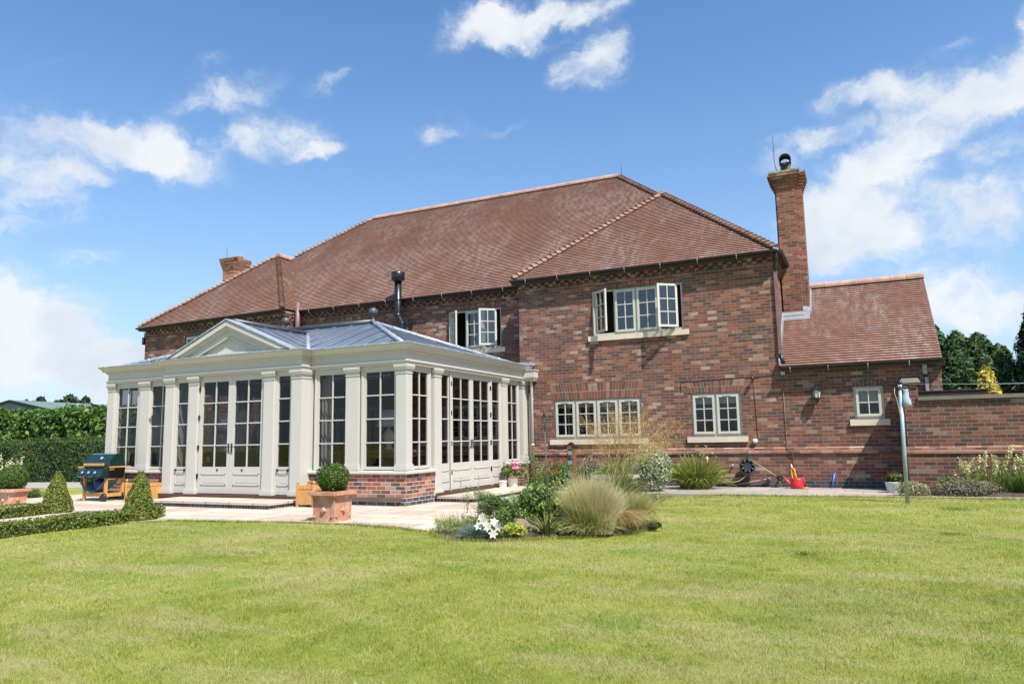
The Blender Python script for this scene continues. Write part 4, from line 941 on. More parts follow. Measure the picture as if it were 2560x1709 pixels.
GX_, GY_ = np.meshgrid(gx, gy_); nx_, ny_ = len(gx), len(gy_)
GV = np.stack([GX_.ravel(), GY_.ravel(), gh(GX_, GY_).ravel()], 1)
ii = np.arange(nx_*ny_).reshape(ny_, nx_)
GF = np.stack([ii[:-1, :-1].ravel(), ii[:-1, 1:].ravel(), ii[1:, 1:].ravel(), ii[1:, :-1].ravel()], 1)
tag(arr_mesh('lawn', GV, GF, lawn_mat('lawn_ground', False), smooth=True), kind='structure')
PATIO = [(-17.2, -11.6), (-9.7, -11.6), (-9.6, -9.7), (-9.0, -9.05), (-7.7, -8.8), (-6.6, -8.62), (-5.66, -8.6), (-4.7, -8.75), (-4.0, -9.0), (-3.3, -8.4), (-3.2, -3.), (-3.2, .0), (-17.2, .0)]
BED = [(-4.0, -8.8), (-3.55, -9.4), (-3.1, -9.68), (-2.6, -9.6), (-2.1, -9.12), (-1.6, -8.86), (-1.32, -8.45), (-1.13, -8.0), (-1.2, -7.3), (-1.5, -6.3), (-1.85, -5), (-2.05, -3.6), (-2.1, -2.5), (-3.4, -2.5), (-3.7, -4), (-3.75, -7.5)]
PATH = [(-4.6, -2.5), (2.7, -2.36), (8., -2.3), (8., -.9), (2.5, -.9), (2.5, 0), (-4.6, 0)]
DRIVE = [(-60, -4.6), (-24, -3.5), (-17.5, -2.2), (-17.2, 0), (-21., 1.5), (-26, -.9), (-60, -3)]
def poly_sheet(name, P, z, mat, edge=.0):
    m = MB(); m.face([(x, y, z) for x, y in P])
    for (a, b), (c, d) in zip(P, P[1:]+P[:1]): m.face([(a, b, z-edge), (c, d, z-edge), (c, d, z), (a, b, z)])
    return tag(m.build(name, mat), kind='structure')
poly_sheet('patio', PATIO, -.06, M['patio'], .08); poly_sheet('path', PATH, .0, M['path'], .12); poly_sheet('driveway', DRIVE, -.075, M['drive'], .06)
def inpoly(P, x, y):
    r = np.zeros(x.shape, bool); n = len(P)
    for i in range(n):
        (x0, y0), (x1, y1) = P[i], P[(i+1) % n]
        c = ((y0 > y) != (y1 > y)) & (x < (x1-x0)*(y-y0)/(y1-y0+1e-12)+x0); r ^= c
    return r
def soil(name, P, z, bump):
    m = MB(); c = Vector((sum(p[0] for p in P)/len(P), sum(p[1] for p in P)/len(P), z+bump)); n = len(P)
    mid = [Vector((p[0], p[1], z)).lerp(c, .35)+Vector((0, 0, bump*.5)) for p in P]
    for i in range(n):
        a, b = P[i], P[(i+1) % n]
        m.face([(*a, z-.05), (*b, z-.05), mid[(i+1) % n], mid[i]], smooth=True); m.face([mid[i], mid[(i+1) % n], c], smooth=True)
    return tag(m.build(name, M['soil']), kind='structure')
soil('flower_bed', BED, -.03, .06); soil('border', [(2.28, -1.7), (2.4, -2.0), (3.1, -2.05), (8., -2.0), (8., -1.02), (2.45, -1.02)], .035, .03)

# ------------------------------------------------------------------ plant helpers
def unitv(a): return a/np.maximum(np.linalg.norm(a, axis=1, keepdims=True), 1e-9)
def pick(rs, pal, n, jit=.12):
    C = np.array([p[0] for p in pal], float); w = np.array([p[1] for p in pal], float); w /= w.sum()
    return C[rs.choice(len(pal), n, p=w)]*(1+rs.normal(0, jit, (n, 1))).clip(.5, 1.6)
class PM:
    """accumulates quads with a colour per vertex"""
    def __init__(s): s.V = []; s.F = []; s.C = []; s.n = 0
    def add(s, V, F, C): s.V.append(V); s.F.append(F+s.n); s.C.append(C); s.n += len(V)
    def leaves(s, P, N, size, asp, jit, pal, rs, cj=.12, up=0.):
        n = len(P); N = unitv(unitv(N)+rs.normal(0, jit, (n, 3))+np.array([0, 0, up])); t = rs.normal(0, 1, (n, 3)); t = unitv(t-N*(t*N).sum(1, keepdims=True)); b = np.cross(N, t)
        L = (np.asarray(size)*rs.uniform(.65, 1.25, n))[:, None]; Wd = L*asp
        V = np.stack([P-t*L*.5, P+b*Wd*.5-t*L*.05+N*L*.04, P+t*L*.5, P-b*Wd*.5-t*L*.05+N*L*.04], 1).reshape(-1, 3)
        F = np.arange(4*n).reshape(n, 4); s.add(V, F, np.repeat(pick(rs, pal, n, cj), 4, 0)); return s
    def blades(s, base, tip, bow, w, pal, rs, seg=4, cj=.12, tipcol=None):
        """curved strips from base to tip; bow = sideways sag vector at mid"""
        n = len(base); d = tip-base; side = np.cross(d, rs.normal(0, 1, (n, 3))*.6+np.array([0, 0, .01])); side = unitv(side)
        w = np.broadcast_to(np.asarray(w, float), (n,)); C = pick(rs, pal, n, cj); Vs, Cs = [], []
        for k in range(seg+1):
            t = k/seg; p = base+d*t+bow*(4*t*(1-t)); ww = (w*(1-t**1.6)*.5+w*.04)[:, None]
            Vs += [p-side*ww, p+side*ww]; c = C if tipcol is None else C*(1-t**4)+np.array(tipcol)*t**4*np.ones((n, 1)); Cs += [c, c]
        V = np.stack(Vs, 1).reshape(-1, 3); m = 2*(seg+1); o = np.arange(n)[:, None]*m
        F = np.concatenate([np.stack([o[:, 0]+2*k, o[:, 0]+2*k+1, o[:, 0]+2*k+3, o[:, 0]+2*k+2], 1) for k in range(seg)])
        s.add(V, F, np.stack(Cs, 1).reshape(-1, 3)); return s
    def build(s, name, mat, parent=None): return arr_mesh(name, np.concatenate(s.V), np.concatenate(s.F), mat, parent, np.concatenate(s.C))
def sphere_pts(rs, n, c, r, lump=.12, thick=.25, zmin=-1., k=3.):
    D = unitv(rs.normal(0, 1, (n, 3))); D = D[D[:, 2] > zmin]; n = len(D); ph = rs.uniform(0, 6.28, (6, 1)); W_ = rs.normal(0, k, (6, 3))
    l = np.sin(W_@D.T+ph).mean(0)
    R = (1+lump*2*l)*(1-thick*rs.uniform(0, 1, n)**2.2)
    return np.array(c)+D*R[:, None]*np.array(r), unitv(D/np.array(r))
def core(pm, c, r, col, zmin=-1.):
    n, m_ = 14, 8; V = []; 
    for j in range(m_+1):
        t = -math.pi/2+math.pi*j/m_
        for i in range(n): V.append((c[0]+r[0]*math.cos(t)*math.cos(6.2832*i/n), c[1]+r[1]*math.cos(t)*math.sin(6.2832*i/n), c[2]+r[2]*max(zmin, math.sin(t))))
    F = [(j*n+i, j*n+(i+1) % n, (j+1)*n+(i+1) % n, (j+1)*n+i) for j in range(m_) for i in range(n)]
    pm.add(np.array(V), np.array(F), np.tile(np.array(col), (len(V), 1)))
BOXPAL = [((.045, .095, .014), 3), ((.075, .145, .020), 3), ((.11, .185, .03), 2), ((.16, .22, .045), .8)]
GOLDBOX = [((.12, .175, .028), 3), ((.19, .235, .038), 3), ((.26, .29, .055), 2), ((.20, .13, .045), .8), ((.07, .11, .02), 1)]
YEW = [((.034, .072, .015), 3), ((.050, .100, .019), 3), ((.080, .135, .026), 1.5), ((.13, .18, .04), .6)]
LAUREL = [((.06, .13, .022), 3), ((.10, .19, .03), 3), ((.15, .25, .05), 2), ((.035, .08, .014), 2)]
CONIF = [((.026, .058, .018), 3), ((.042, .088, .024), 3), ((.068, .125, .034), 1.5)]

# lawn grass: fine short blades, thicker on the ground near the terrace camera, one uncountable mass
def grass():
    rs = np.random.RandomState(11); Ps = []
    cx, cy = CAM.x, CAM.y
    def region(n, d0, d1):
        d = np.sqrt(rs.uniform(d0*d0, d1*d1, n)); a = rs.uniform(-.62, .62, n)+YAW*1.
        x = cx-np.sin(a)*d; y = cy+np.cos(a)*d; return x, y
    out = []
    for n, d0, d1, h, w in ((120000, 3., 5., .024, .0032), (140000, 5., 7.5, .024, .0042), (130000, 7.5, 11.5, .024, .006), (110000, 11.5, 17., .025, .009)):
        x, y = region(n, d0, d1); k = ~(inpoly(PATIO, x, y) | inpoly(BED, x, y) | inpoly(PATH, x, y) | ((x < -9.35) & (y > -11.9))) & (y < -1.); x, y = x[k], y[k]
        cl = np.sin(x*5.1+y*3.3)*np.sin(x*2.7-y*6.1)+np.sin(x*11+2)*np.sin(y*9.7)
        hh = h*(1+.35*cl*.5)*rs.uniform(.55, 1.35, len(x)); out.append((x, y, hh, np.full(len(x), w)))
    # taller fringe along the paving and bed edges
    for P_, dens in ((PATIO[2:9], 260), (BED, 260), ([(-1.6, -2.5), (2.7, -2.36), (6., -2.32)], 240)):
        for (a, b), (c, d) in zip(P_, P_[1:]):
            L = math.hypot(c-a, d-b); n = int(L*dens*2); t = rs.uniform(0, 1, n); o = np.abs(rs.normal(0, .045, n))
            nxv, nyv = (d-b)/L, -(c-a)/L
            x = a+(c-a)*t+nxv*o; y = b+(d-b)*t+nyv*o; k = (gh(x, y) > -.2); out.append((x[k], y[k], rs.uniform(.03, .075, n)[k], np.full(k.sum(), .008)))
    x, y, h, w = (np.concatenate([o[i] for o in out]) for i in range(4)); n = len(x)
    B = np.stack([x, y, gh(x, y)-.004], 1); an = rs.uniform(0, 6.283, n); le = rs.uniform(.2, 1.1, n)
    tip = B+np.stack([np.cos(an)*le*h, np.sin(an)*le*h, h], 1); sa = an+1.57+rs.normal(0, .5, n)
    sd = np.stack([np.cos(sa), np.sin(sa), 0*sa], 1)*(w/2)[:, None]
    V = np.stack([B-sd, B+sd, tip], 1).reshape(-1, 3); F = np.arange(3*n).reshape(n, 3)
    c = np.ones((n, 3))*rs.uniform(.80, 1.24, (n, 1)); s_ = rs.uniform(0, 1, n); c[s_ < .16] *= np.array([1.45, 1.15, 1.3]); c[s_ > .86] *= np.array([.62, .85, .6])
    tag(arr_mesh('grass', V, F, lawn_mat('lawn_blades', True), None, np.repeat(c, 3, 0)), kind='stuff', label='short mown grass of the lawn')
grass()
def weeds():
    rs = np.random.RandomState(5); pm = PM()
    for x, y, r in ((-1.35, -14.6, .05), (1.0, -9.4, .06), (2.6, -7.2, .07), (2.9, -4.4, .14)):
        n = int(220*r/.1); P = np.stack([rs.normal(x, r, n), rs.normal(y, r*.8, n)], 1); B = np.c_[P, gh(P[:, 0], P[:, 1])]
        pm.blades(B, B+np.c_[rs.normal(0, .02, (n, 2)), rs.uniform(.02, .042, n)], np.zeros((n, 3)), .008, [((.13, .21, .025), 2), ((.19, .27, .035), 2)], rs, 1)
    tag(pm.build('clover', M['leaf']), kind='stuff', label='darker coarse tufts growing in the lawn')
weeds()
# a fallen grey-green leaf lying on the grass
lf_ = PM(); _rs = np.random.RandomState(2)
lf_.leaves(np.array([[-1.12, -14.45, gh(-1.12, -14.45)+.045], [-1.07, -14.42, gh(-1.07, -14.42)+.05]]), np.array([[.2, -.4, 1.], [.4, -.2, 1.]]), .085, .6, .1, [((.17, .30, .17), 1)], _rs)
tag(lf_.build('fallen_leaf', M['leaf']), 'grey-green fallen leaf lying on the lawn in the foreground', 'leaf')

# ------------------------------------------------------------------ clipped plants and hedges
def ball(x, y, z0, r, h, seed, label, pal=BOXPAL, n=5200, size=.030):
    rs = np.random.RandomState(seed); t = thing('box_ball', (x, y, z0), label, 'shrub', 'clipped box balls in terracotta pots')
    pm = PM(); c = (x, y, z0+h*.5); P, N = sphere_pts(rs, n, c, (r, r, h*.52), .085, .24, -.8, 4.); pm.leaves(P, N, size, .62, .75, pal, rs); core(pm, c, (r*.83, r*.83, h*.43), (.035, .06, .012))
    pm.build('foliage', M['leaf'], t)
    m = MB(); m.tube([(x, y, z0-.05), (x, y, z0+h*.3)], .03, 6); m.build('stem', M['bark'], t)
ball(-6.17, -8.34, .37, .262, .47, 1, 'dark clipped box ball in the terracotta pot at the lawn edge')
ball(-15.14, -8.02, .24, .30, .56, 2, 'broad clipped box ball in the terracotta pot at the far left', n=6500)
def cone(x, y, r, h, seed, label):
    rs = np.random.RandomState(seed); t = thing('box_cone', (x, y, -.07), label, 'shrub', 'clipped box cones at the ends of the low hedges')
    n = 6500; f = rs.uniform(0, 1, n)**1.35; a = rs.uniform(0, 6.283, n); rr = r*(1-f)**.66*(1+.08*np.sin(a*3+f*9+seed)+.05*np.sin(a*7-f*15))*(1-.22*rs.uniform(0, 1, n)**2)+.012
    rr = rr*np.minimum(1, .80+f*3)
    P = np.stack([x+rr*np.cos(a), y+rr*np.sin(a), -.07+h*f], 1); N = np.stack([np.cos(a), np.sin(a), np.full(n, .5)], 1)
    pm = PM(); pm.leaves(P, N, .033, .6, .75, GOLDBOX, rs)
    q = 12; zs = [(0, .66), (.2, .62), (.5, .40), (.8, .14), (.93, .02)]
    V = np.array([(x+r*k*math.cos(6.283*i/q), y+r*k*math.sin(6.283*i/q), -.07+h*z) for z, k in zs for i in range(q)]); F = np.array([(j*q+i, j*q+(i+1) % q, (j+1)*q+(i+1) % q, (j+1)*q+i) for j in range(4) for i in range(q)])
    pm.add(V, F, np.tile((.06, .085, .015), (len(V), 1)))
    m_ = 260; a = rs.uniform(0, 6.283, m_); P = np.stack([x+.045*np.cos(a), y+.045*np.sin(a), -.07+h*rs.uniform(.91, 1.03, m_)], 1); pm.leaves(P, np.stack([np.cos(a), np.sin(a), a*0+.3], 1), .033, .6, .8, GOLDBOX, rs)
    pm.build('foliage', M['leaf'], t); m = MB(); m.tube([(x, y, -.1), (x, y, h*.6)], .025, 6); m.build('stem', M['bark'], t)
cone(-12.50, -8.75, .285, .77, 3, 'clipped box cone in front of the barbecue, further left and back'); cone(-9.57, -9.23, .285, .80, 4, 'clipped box cone at the lawn corner in front of the wooden planter')
def hedge(name, p0, p1, wd, z0, z1, n, size, pal, seed, label, cat, asp=.6, jit=.8, rough=.05, mat='leaf', corecol=(.03, .05, .012), up=0.):
    rs = np.random.RandomState(seed); a, b = np.array(p0, float), np.array(p1, float); d = b-a; L = np.linalg.norm(d); d /= L; s_ = np.array([d[1], -d[0]])
    H = z1-z0; areas = np.array([L*H, L*H, L*wd, wd*H, wd*H]); k = rs.choice(5, n, p=areas/areas.sum()); u, v = rs.uniform(0, 1, n), rs.uniform(0, 1, n)
    U = np.where(k < 3, u*L, np.where(k == 3, 0, L)); S = np.where(k == 0, wd/2, np.where(k == 1, -wd/2, (np.where(k == 2, v, u)-.5)*wd)); Z = np.where(k == 2, H, v*H)
    N = np.zeros((n, 3)); N[k == 0, :2] = s_; N[k == 1, :2] = -s_; N[k == 2, 2] = 1; N[k == 3, :2] = -d; N[k == 4, :2] = d
    lum = (np.sin(U*2.1+seed)*np.sin(Z*2.6+U)+.6*np.sin(U*5.3+Z*4+1)+.4*np.sin(S*6+U*3))*rough*1.2-np.abs(rs.normal(0, rough, n))
    edge = np.where(k == 2, np.minimum(np.abs(S-wd/2), np.abs(S+wd/2)), np.abs(Z-H)); ro = -np.clip(.18*wd-edge, 0, 1)*.6
    P = np.stack([a[0]+d[0]*U+s_[0]*S, a[1]+d[1]*U+s_[1]*S, z0+Z], 1)+N*(lum+ro)[:, None]
    pm = PM(); pm.leaves(P, N, size, asp, jit, pal, rs, up=up)
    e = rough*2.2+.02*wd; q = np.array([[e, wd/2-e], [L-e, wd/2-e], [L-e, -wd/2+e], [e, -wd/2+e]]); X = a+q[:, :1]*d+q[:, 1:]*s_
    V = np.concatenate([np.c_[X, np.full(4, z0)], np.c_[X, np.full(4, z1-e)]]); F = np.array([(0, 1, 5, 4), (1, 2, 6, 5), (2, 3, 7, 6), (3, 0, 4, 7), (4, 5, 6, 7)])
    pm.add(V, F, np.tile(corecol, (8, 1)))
    return tag(pm.build(name, M[mat]), label, cat)
hedge('low_hedge', (-9.68, -12.6), (-9.58, -9.35), .36, -.09, .145, 9000, .034, GOLDBOX, 21, 'low clipped box hedge along the lawn edge ending at the nearer cone', 'hedge', rough=.022)
hedge('low_hedge', (-12.2, -11.9), (-12.45, -9.0), .36, -.09, .155, 7000, .034, GOLDBOX, 22, 'low clipped box hedge behind, ending at the further cone', 'hedge', rough=.022)
hedge('low_hedge', (-9.9, -9.0), (-9.55, -8.75), .35, -.09, .16, 1200, .034, GOLDBOX, 23, 'short stub of box hedge just left of the nearer cone', 'hedge', rough=.02)
hedge('yew_hedge', (-30., -.6), (-26.3, .0), 1.3, -.09, 1.46, 9000, .085, YEW, 24, 'clipped yew hedge, lower left section', 'hedge', .45, .7, .06, 'needle', (.008, .018, .005))
hedge('yew_hedge', (-26.6, -.1), (-21.7, .55), 1.6, -.09, 1.52, 17000, .075, YEW, 25, 'dark clipped yew hedge behind the barbecue', 'hedge', .45, .7, .06, 'needle', (.008, .018, .005))
hedge('laurel_hedge', (-44., 5.), (-24., 5.), 2.2, -.09, 2.95, 20000, .20, LAUREL, 26, 'tall bright leafy hedge behind the yew hedge, in front of the barn', 'hedge', .72, .8, .13, 'leaf', (.014, .03, .008), .25)
def shrub(name, c, r, n, size, pal, seed, label, cat='shrub', asp=.55, jit=.8, lump=.18, mat='leaf', corecol=(.03, .05, .015), thick=.35, k=3., group=None, zmin=-.5, trunk=True):
    rs = np.random.RandomState(seed); t = thing(name, (c[0], c[1], c[2]-r[2]), label, cat, group); pm = PM()
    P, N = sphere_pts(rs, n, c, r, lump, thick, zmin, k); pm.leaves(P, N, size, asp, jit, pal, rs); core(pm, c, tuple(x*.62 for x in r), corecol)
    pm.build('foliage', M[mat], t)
    if trunk: m = MB(); m.tube([(c[0], c[1], c[2]-r[2]-.1), (c[0], c[1], c[2])], max(.012, r[0]*.06), 6); m.build('stem', M['bark'], t)
    return t
shrub('round_shrub', (-17.3, -6.2, .0), (.23, .23, .17), 900, .04, BOXPAL, 31, 'small round shrub on the grass between the far left pot and the cone')

# ------------------------------------------------------------------ trees and the barn far off
def cover(name, P, n, size, pal, seed, label, z=.0):
    rs = np.random.RandomState(seed); q = np.array(P); x = rs.uniform(q[:, 0].min(), q[:, 0].max(), n*3); y = rs.uniform(q[:, 1].min(), q[:, 1].max(), n*3); k = inpoly(P, x, y) & (np.sin(x*7+seed)*np.sin(y*6.1)+rs.normal(0, .5, n*3) > -.25); x, y = x[k][:n], y[k][:n]
    h = .03+.07*np.abs(np.sin(x*5.3)*np.sin(y*4.7)); pm = PM(); pm.leaves(np.stack([x, y, z+h*rs.uniform(.1, 1, len(x))], 1), np.tile([0, -.3, 1.], (len(x), 1)), size, .6, .7, pal, rs); tag(pm.build(name, M['leaf']), label, kind='stuff')
cover('bed_ground_cover', BED, 5200, .045, [((.09, .16, .03), 3), ((.15, .22, .04), 3), ((.24, .27, .07), 2), ((.30, .24, .10), .6)], 77, 'low mixed leaves covering the soil of the flower bed')
def tree(name, x, y, z0, h, r, seed, label, pal, n, size, shape='cone', group=None, asp=.3, mat='needle'):
    rs = np.random.RandomState(seed); t = thing(name, (x, y, z0), label, 'tree', group); pm = PM()
    f = rs.uniform(0, 1, n)**(1.2 if shape == 'cone' else .9); a = rs.uniform(0, 6.283, n)
    prof = (1-f)**.8 if shape == 'cone' else np.minimum(1, .7+f)*np.sqrt(np.clip(1-f**2.4, 0, 1))
    wh = 1+.16*np.sin(a*5+np.floor(f*h*1.6)*2.3)+.14*np.sin(f*h*4.2+a*2)+.08*np.sin(a*11+f*30)
    rr = r*prof*wh*(1-.45*rs.uniform(0, 1, n)**2); P = np.stack([x+rr*np.cos(a), y+rr*np.sin(a), z0+.06*h+h*.95*f-rr*.12+rs.normal(0, .04*r, n)], 1)
    N = np.stack([np.cos(a), np.sin(a), np.full(n, .35)], 1); pm.leaves(P, N, size, asp, .6, pal, rs, .2)
    q = 10; zs = [(.05, .5), (.3, .55 if shape != 'cone' else .5), (.6, .42 if shape != 'cone' else .28), (.88, .06)]
    V = np.array([(x+r*k*math.cos(6.283*i/q), y+r*k*math.sin(6.283*i/q), z0+h*z) for z, k in zs for i in range(q)]); F = np.array([(j*q+i, j*q+(i+1) % q, (j+1)*q+(i+1) % q, (j+1)*q+i) for j in range(3) for i in range(q)])
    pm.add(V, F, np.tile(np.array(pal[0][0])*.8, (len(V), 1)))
    pm.build('crown', M[mat], t); m = MB(); m.tube([(x, y, z0-.1), (x, y, z0+h*.5)], [r*.09, r*.05], 8); m.build('trunk', M['bark'], t)
CG = 'tall conifers beyond the garden wall'
tree('conifer', 4.7, 20.5, -.1, 6.1, 1.25, 41, 'dark green conifer rising just beside the end of the extension roof', CONIF, 5000, .34, 'dome', CG)
tree('conifer', 5.65, 20., -.1, 5.6, 1.1, 42, 'green conifer second from the extension, rounded top', CONIF, 5000, .32, 'dome', CG)
tree('conifer', 6.5, 20.4, -.1, 5.5, 1.15, 43, 'green conifer behind the golden shrub', CONIF, 5000, .32, 'dome', CG)
tree('conifer', 7.25, 20.2, -.1, 4.95, 1.0, 44, 'lower conifer between the rounded ones and the spired tree', CONIF, 4500, .32, 'dome', CG)
tree('spruce', 8.35, 19., -.1, 6.5, 1.55, 45, 'tall dark spruce with ragged pointed top at the right edge', [((.010, .028, .012), 3), ((.018, .044, .016), 2)], 7000, .34, 'cone')
tree('golden_conifer', 5.10, 8., -.1, 3.15, .46, 46, 'bright golden yellow conifer behind the garden wall', [((.50, .40, .06), 3), ((.60, .50, .10), 2), ((.30, .28, .04), 1.5)], 1700, .19, 'dome', None, .35, 'leaf')
FT = 'distant trees behind the barn'
for i, (x, z, r, lab) in enumerate([(-127., 9.0, 2.2, 'small distant tree left of the barn ridge'), (-123., 9.5, 2.0, 'distant tree second from the left behind the barn'), (-115.5, 9.4, 3.4, 'widest distant tree, just left of the orangery behind the barn'), (-111.6, 9.0, 1.7, 'small distant tree right of the widest one'), (-119., 8.5, 1.6, 'low distant tree in the gap above the barn roof')]):
    tree('distant_tree', x, 60., -.5, z+.4, r, 50+i, lab, [((.02, .04, .014), 3), ((.035, .06, .02), 2)], 900, .9, 'dome', FT, .6, 'leaf')
tree('young_tree', -31., 9., -.1, 5.2, 1.3, 60, 'airy young tree seen through the left orangery windows', [((.16, .26, .05), 2), ((.22, .32, .07), 2)], 1500, .2, 'dome', None, .6, 'leaf')
bn = thing('barn', (-90., 35., -.1), 'long low barn with grey-green sheet roof beyond the hedges', 'barn')
bd = Vector((-2.5, 14.2, 0)).normalized(); bs = Vector((bd.y, -bd.x, 0)); A0 = Vector((-89.2, 35.1, 0))
BT = lambda u, s_, z: A0+bd*u+bs*s_+Vector((0, 0, z))
m = MB()
for s_ in (6.0, -6.0):
    q = [BT(0, s_*1.03, 5.55), BT(45, s_*1.03, 5.55), BT(45, 0, 6.8), BT(0, 0, 6.8)]; m.face(q if s_ > 0 else q[::-1])
    q = [BT(0, s_*1.03, 5.42), BT(45, s_*1.03, 5.42), BT(45, s_*1.03, 5.55), BT(0, s_*1.03, 5.55)]; m.face(q if s_ > 0 else q[::-1])
m.build('roof', M['barnroof'], bn)
m = MB(); m.face([BT(.2, -6, -.1), BT(.2, 6, -.1), BT(.2, 6, 5.5), BT(.2, 0, 6.74), BT(.2, -6, 5.5)]); m.face([BT(.2, 6, -.1), BT(44, 6, -.1), BT(44, 6, 5.5), BT(.2, 6, 5.5)])
for k in range(24): m.lbox(lambda u, s__, z: BT(.2-s__, u, z), -5.9+k*.5, -5.75+k*.5, 0, .06, 0, 5.4)
m.build('wall', M['barnwall'], bn)
for u in (8., 20., 31.):
    m = MB(); m.face([BT(u, 5.6, 5.66), BT(u+1.6, 5.6, 5.66), BT(u+1.6, .8, 6.66), BT(u, .8, 6.66)]); m.build('rooflight', M['barnlight'], bn)

# ------------------------------------------------------------------ garden wall on the right
gw = thing('garden_wall', (2.5, -1., 0), 'brick garden wall with stone coping joining the house extension on the right', 'wall')
m = MB(); GYF = -1.0
m.box(2.455, 9., GYF, GYF+.3, .86, 1.82); m.box(2.43, 9., GYF-.03, GYF+.33, -.1, .75)
# short return to the house with a narrow opening under a lintel course
for a, b, c, d in ((GYF+.3, -.62, -.1, 2.19), (-.34, -.005, -.1, 2.19), (-.62, -.34, 1.62, 2.19)): m.box(2.46, 2.74, a, b, c, d)
m.box(2.46, 2.70, GYF+.002, GYF+.3, 1.82, 2.19)
m.build('wall', M['brick_wall'], gw)
m = MB(); m.sweep([(2.455, GYF+.3), (2.455, GYF), (9., GYF)], [(.0, .745), (.045, .752), (.058, .765), (.058, .81), (.048, .826), (.032, .828), (.044, .838), (.044, .878), (.030, .892), (.0, .905)]); m.build('string_course', bpy.data.materials['string_course_brick'], gw)
m = MB(); m.box(2.70, 9., GYF-.05, GYF+.35, 1.825, 1.90); m.build('coping', M['coping'], gw, bevel=.012)
m = MB(); m.hexa([(2.40, GYF-.06, 2.19), (2.78, GYF-.06, 2.19), (2.78, .0, 2.19), (2.40, .0, 2.19)], [(2.44, GYF-.0, 2.285), (2.74, GYF-.0, 2.285), (2.74, .0, 2.285), (2.44, .0, 2.285)]); m.build('pier_cap', M['coping'], gw)

m = MB(); m.box(2.76, 4.0, -.45, -.25, 1.90, 2.03); m.box(2.76, 4.0, -.47, -.23, 2.02, 2.04); m.box(2.85, 2.95, -.40, -.30, -.1, 1.9); m.box(3.75, 3.85, -.40, -.30, -.1, 1.9); tag(m.build('timber_rail', simple('dark_timber', (.035, .024, .02), .8, .3)), 'dark timber rail on posts showing just above the garden wall coping beside the house', 'rail')
# ------------------------------------------------------------------ pots, planters, barbecue
def terracotta_pot(x, y, w, h, z0, label):
    t = thing('terracotta_pot', (x, y, z0), label, 'plant pot', 'square terracotta pots on the terrace'); b = w*.5
    m = MB(); m.frustum((x, y), b*.94, b*.94, z0, z0+.055); m.frustum((x, y), b*.91, b*.97, z0+.055, z0+h-.10)
    m.frustum((x, y), b*.97, b*1.09, z0+h-.10, z0+h-.06); 
    for s in (1, -1):
        m.box(x-b*1.13, x+b*1.13, y+s*b*1.13-.03, y+s*b*1.13+.03, z0+h-.06, z0+h); m.box(x+s*b*1.13-.03, x+s*b*1.13+.03, y-b*1.10, y+b*1.10, z0+h-.059, z0+h-.001)
    m.build('pot', M['terracotta'], t, bevel=.006)
    e = MB(); q = h*.36+z0; r = w*.14
    for nx, ny in ((0, -1), (1, 0), (0, 1), (-1, 0)):
        T = lambda u, o, z: Vector((x+(u if nx == 0 else nx*(b*.935+o)), y+(u if ny == 0 else ny*(b*.935+o)), z))
        P = [T(0, 0, q-r), T(r, 0, q), T(0, .0, q+r), T(-r, 0, q)]; Q = [T(0, .03, q-r*.55), T(r*.55, .03, q), T(0, .032, q+r*.55), T(-r*.55, .03, q)]
        for k in range(4): e.face([P[k], P[(k+1) % 4], Q[(k+1) % 4], Q[k]])
        e.face(Q)
        for sx in (-1, 1):       # corner mouldings of the panel
            for (za, zb, ua, ub) in ((z0+h*.12, z0+h*.22, b*.62, b*.86), (z0+h*.66, z0+h*.76, b*.86, b*.62)):
                e.lbox(lambda u, o, z: T(u, o, z), sx*ua-.006, sx*ua+.006, .0, .022, za, zb) if False else e.tube([T(sx*ua, .012, za if ua < ub else zb), T(sx*ub, .016, zb if ua < ub else za)], .009, 5)
    e.build('relief', M['terracotta'], t)
    s = MB(); s.box(x-b*.95, x+b*.95, y-b*.95, y+b*.95, z0+h-.12, z0+h-.045); s.build('compost', M['soil'], t)
terracotta_pot(-6.17, -8.35, .46, .475, -.06, 'weathered square terracotta pot with diamond reliefs at the edge of the lawn')
terracotta_pot(-15.12, -8.02, .40, .37, -.06, 'large square terracotta pot holding the broad box ball, far left')
def planter(x0, x1, y0, y1, label):
    t = thing('wooden_planter', ((x0+x1)/2, (y0+y1)/2, -.06), label, 'planter', 'wooden planters against the orangery'); z0 = -.06; h = .44
    for a in (x0, x1-.05):
        for b in (y0, y1-.05):
            m = MB(); m.box(a, a+.05, b, b+.05, z0, z0+h); m.lathe((a+.025, b+.025, z0+h), [(.012, 0), (.012, .012), (.026, .025), (.028, .04), (.018, .058), (.004, .064)], 10); m.build('corner_post', M['teak'], t)
    m = MB()
    for s, (u0, u1) in ((0, (x0+.05, x1-.05)), (1, (y0+.05, y1-.05))):
        n = max(4, round((u1-u0)/.07)); 
        for yy in ((y0+.012, y1-.035) if s == 0 else (x0+.012, x1-.035)):
            for k in range(n):
                a, b = u0+(u1-u0)*k/n+.002, u0+(u1-u0)*(k+1)/n-.002
                m.box(*((a, b, yy+.008, yy+.02) if s == 0 else (yy+.008, yy+.02, a, b)), z0+.10, z0+h-.09)
            m.box(*((u0, u1, yy, yy+.026) if s == 0 else (yy, yy+.026, u0, u1)), z0+.05, z0+.10); m.box(*((u0, u1, yy, yy+.026) if s == 0 else (yy, yy+.026, u0, u1)), z0+h-.09, z0+h-.03)
    m.build('side_panels', M['teak'], t); s = MB(); s.box(x0+.03, x1-.03, y0+.03, y1-.03, z0+.2, z0+h-.08); s.build('compost', M['soil'], t)
planter(-8.52, -8.07, -6.56, -6.2, 'slatted wooden planter with ball finials behind the nearer terracotta pot'); planter(-13.42, -12.78, -6.60, -6.05, 'slatted wooden planter with ball finials behind the box cone, left of the bay')
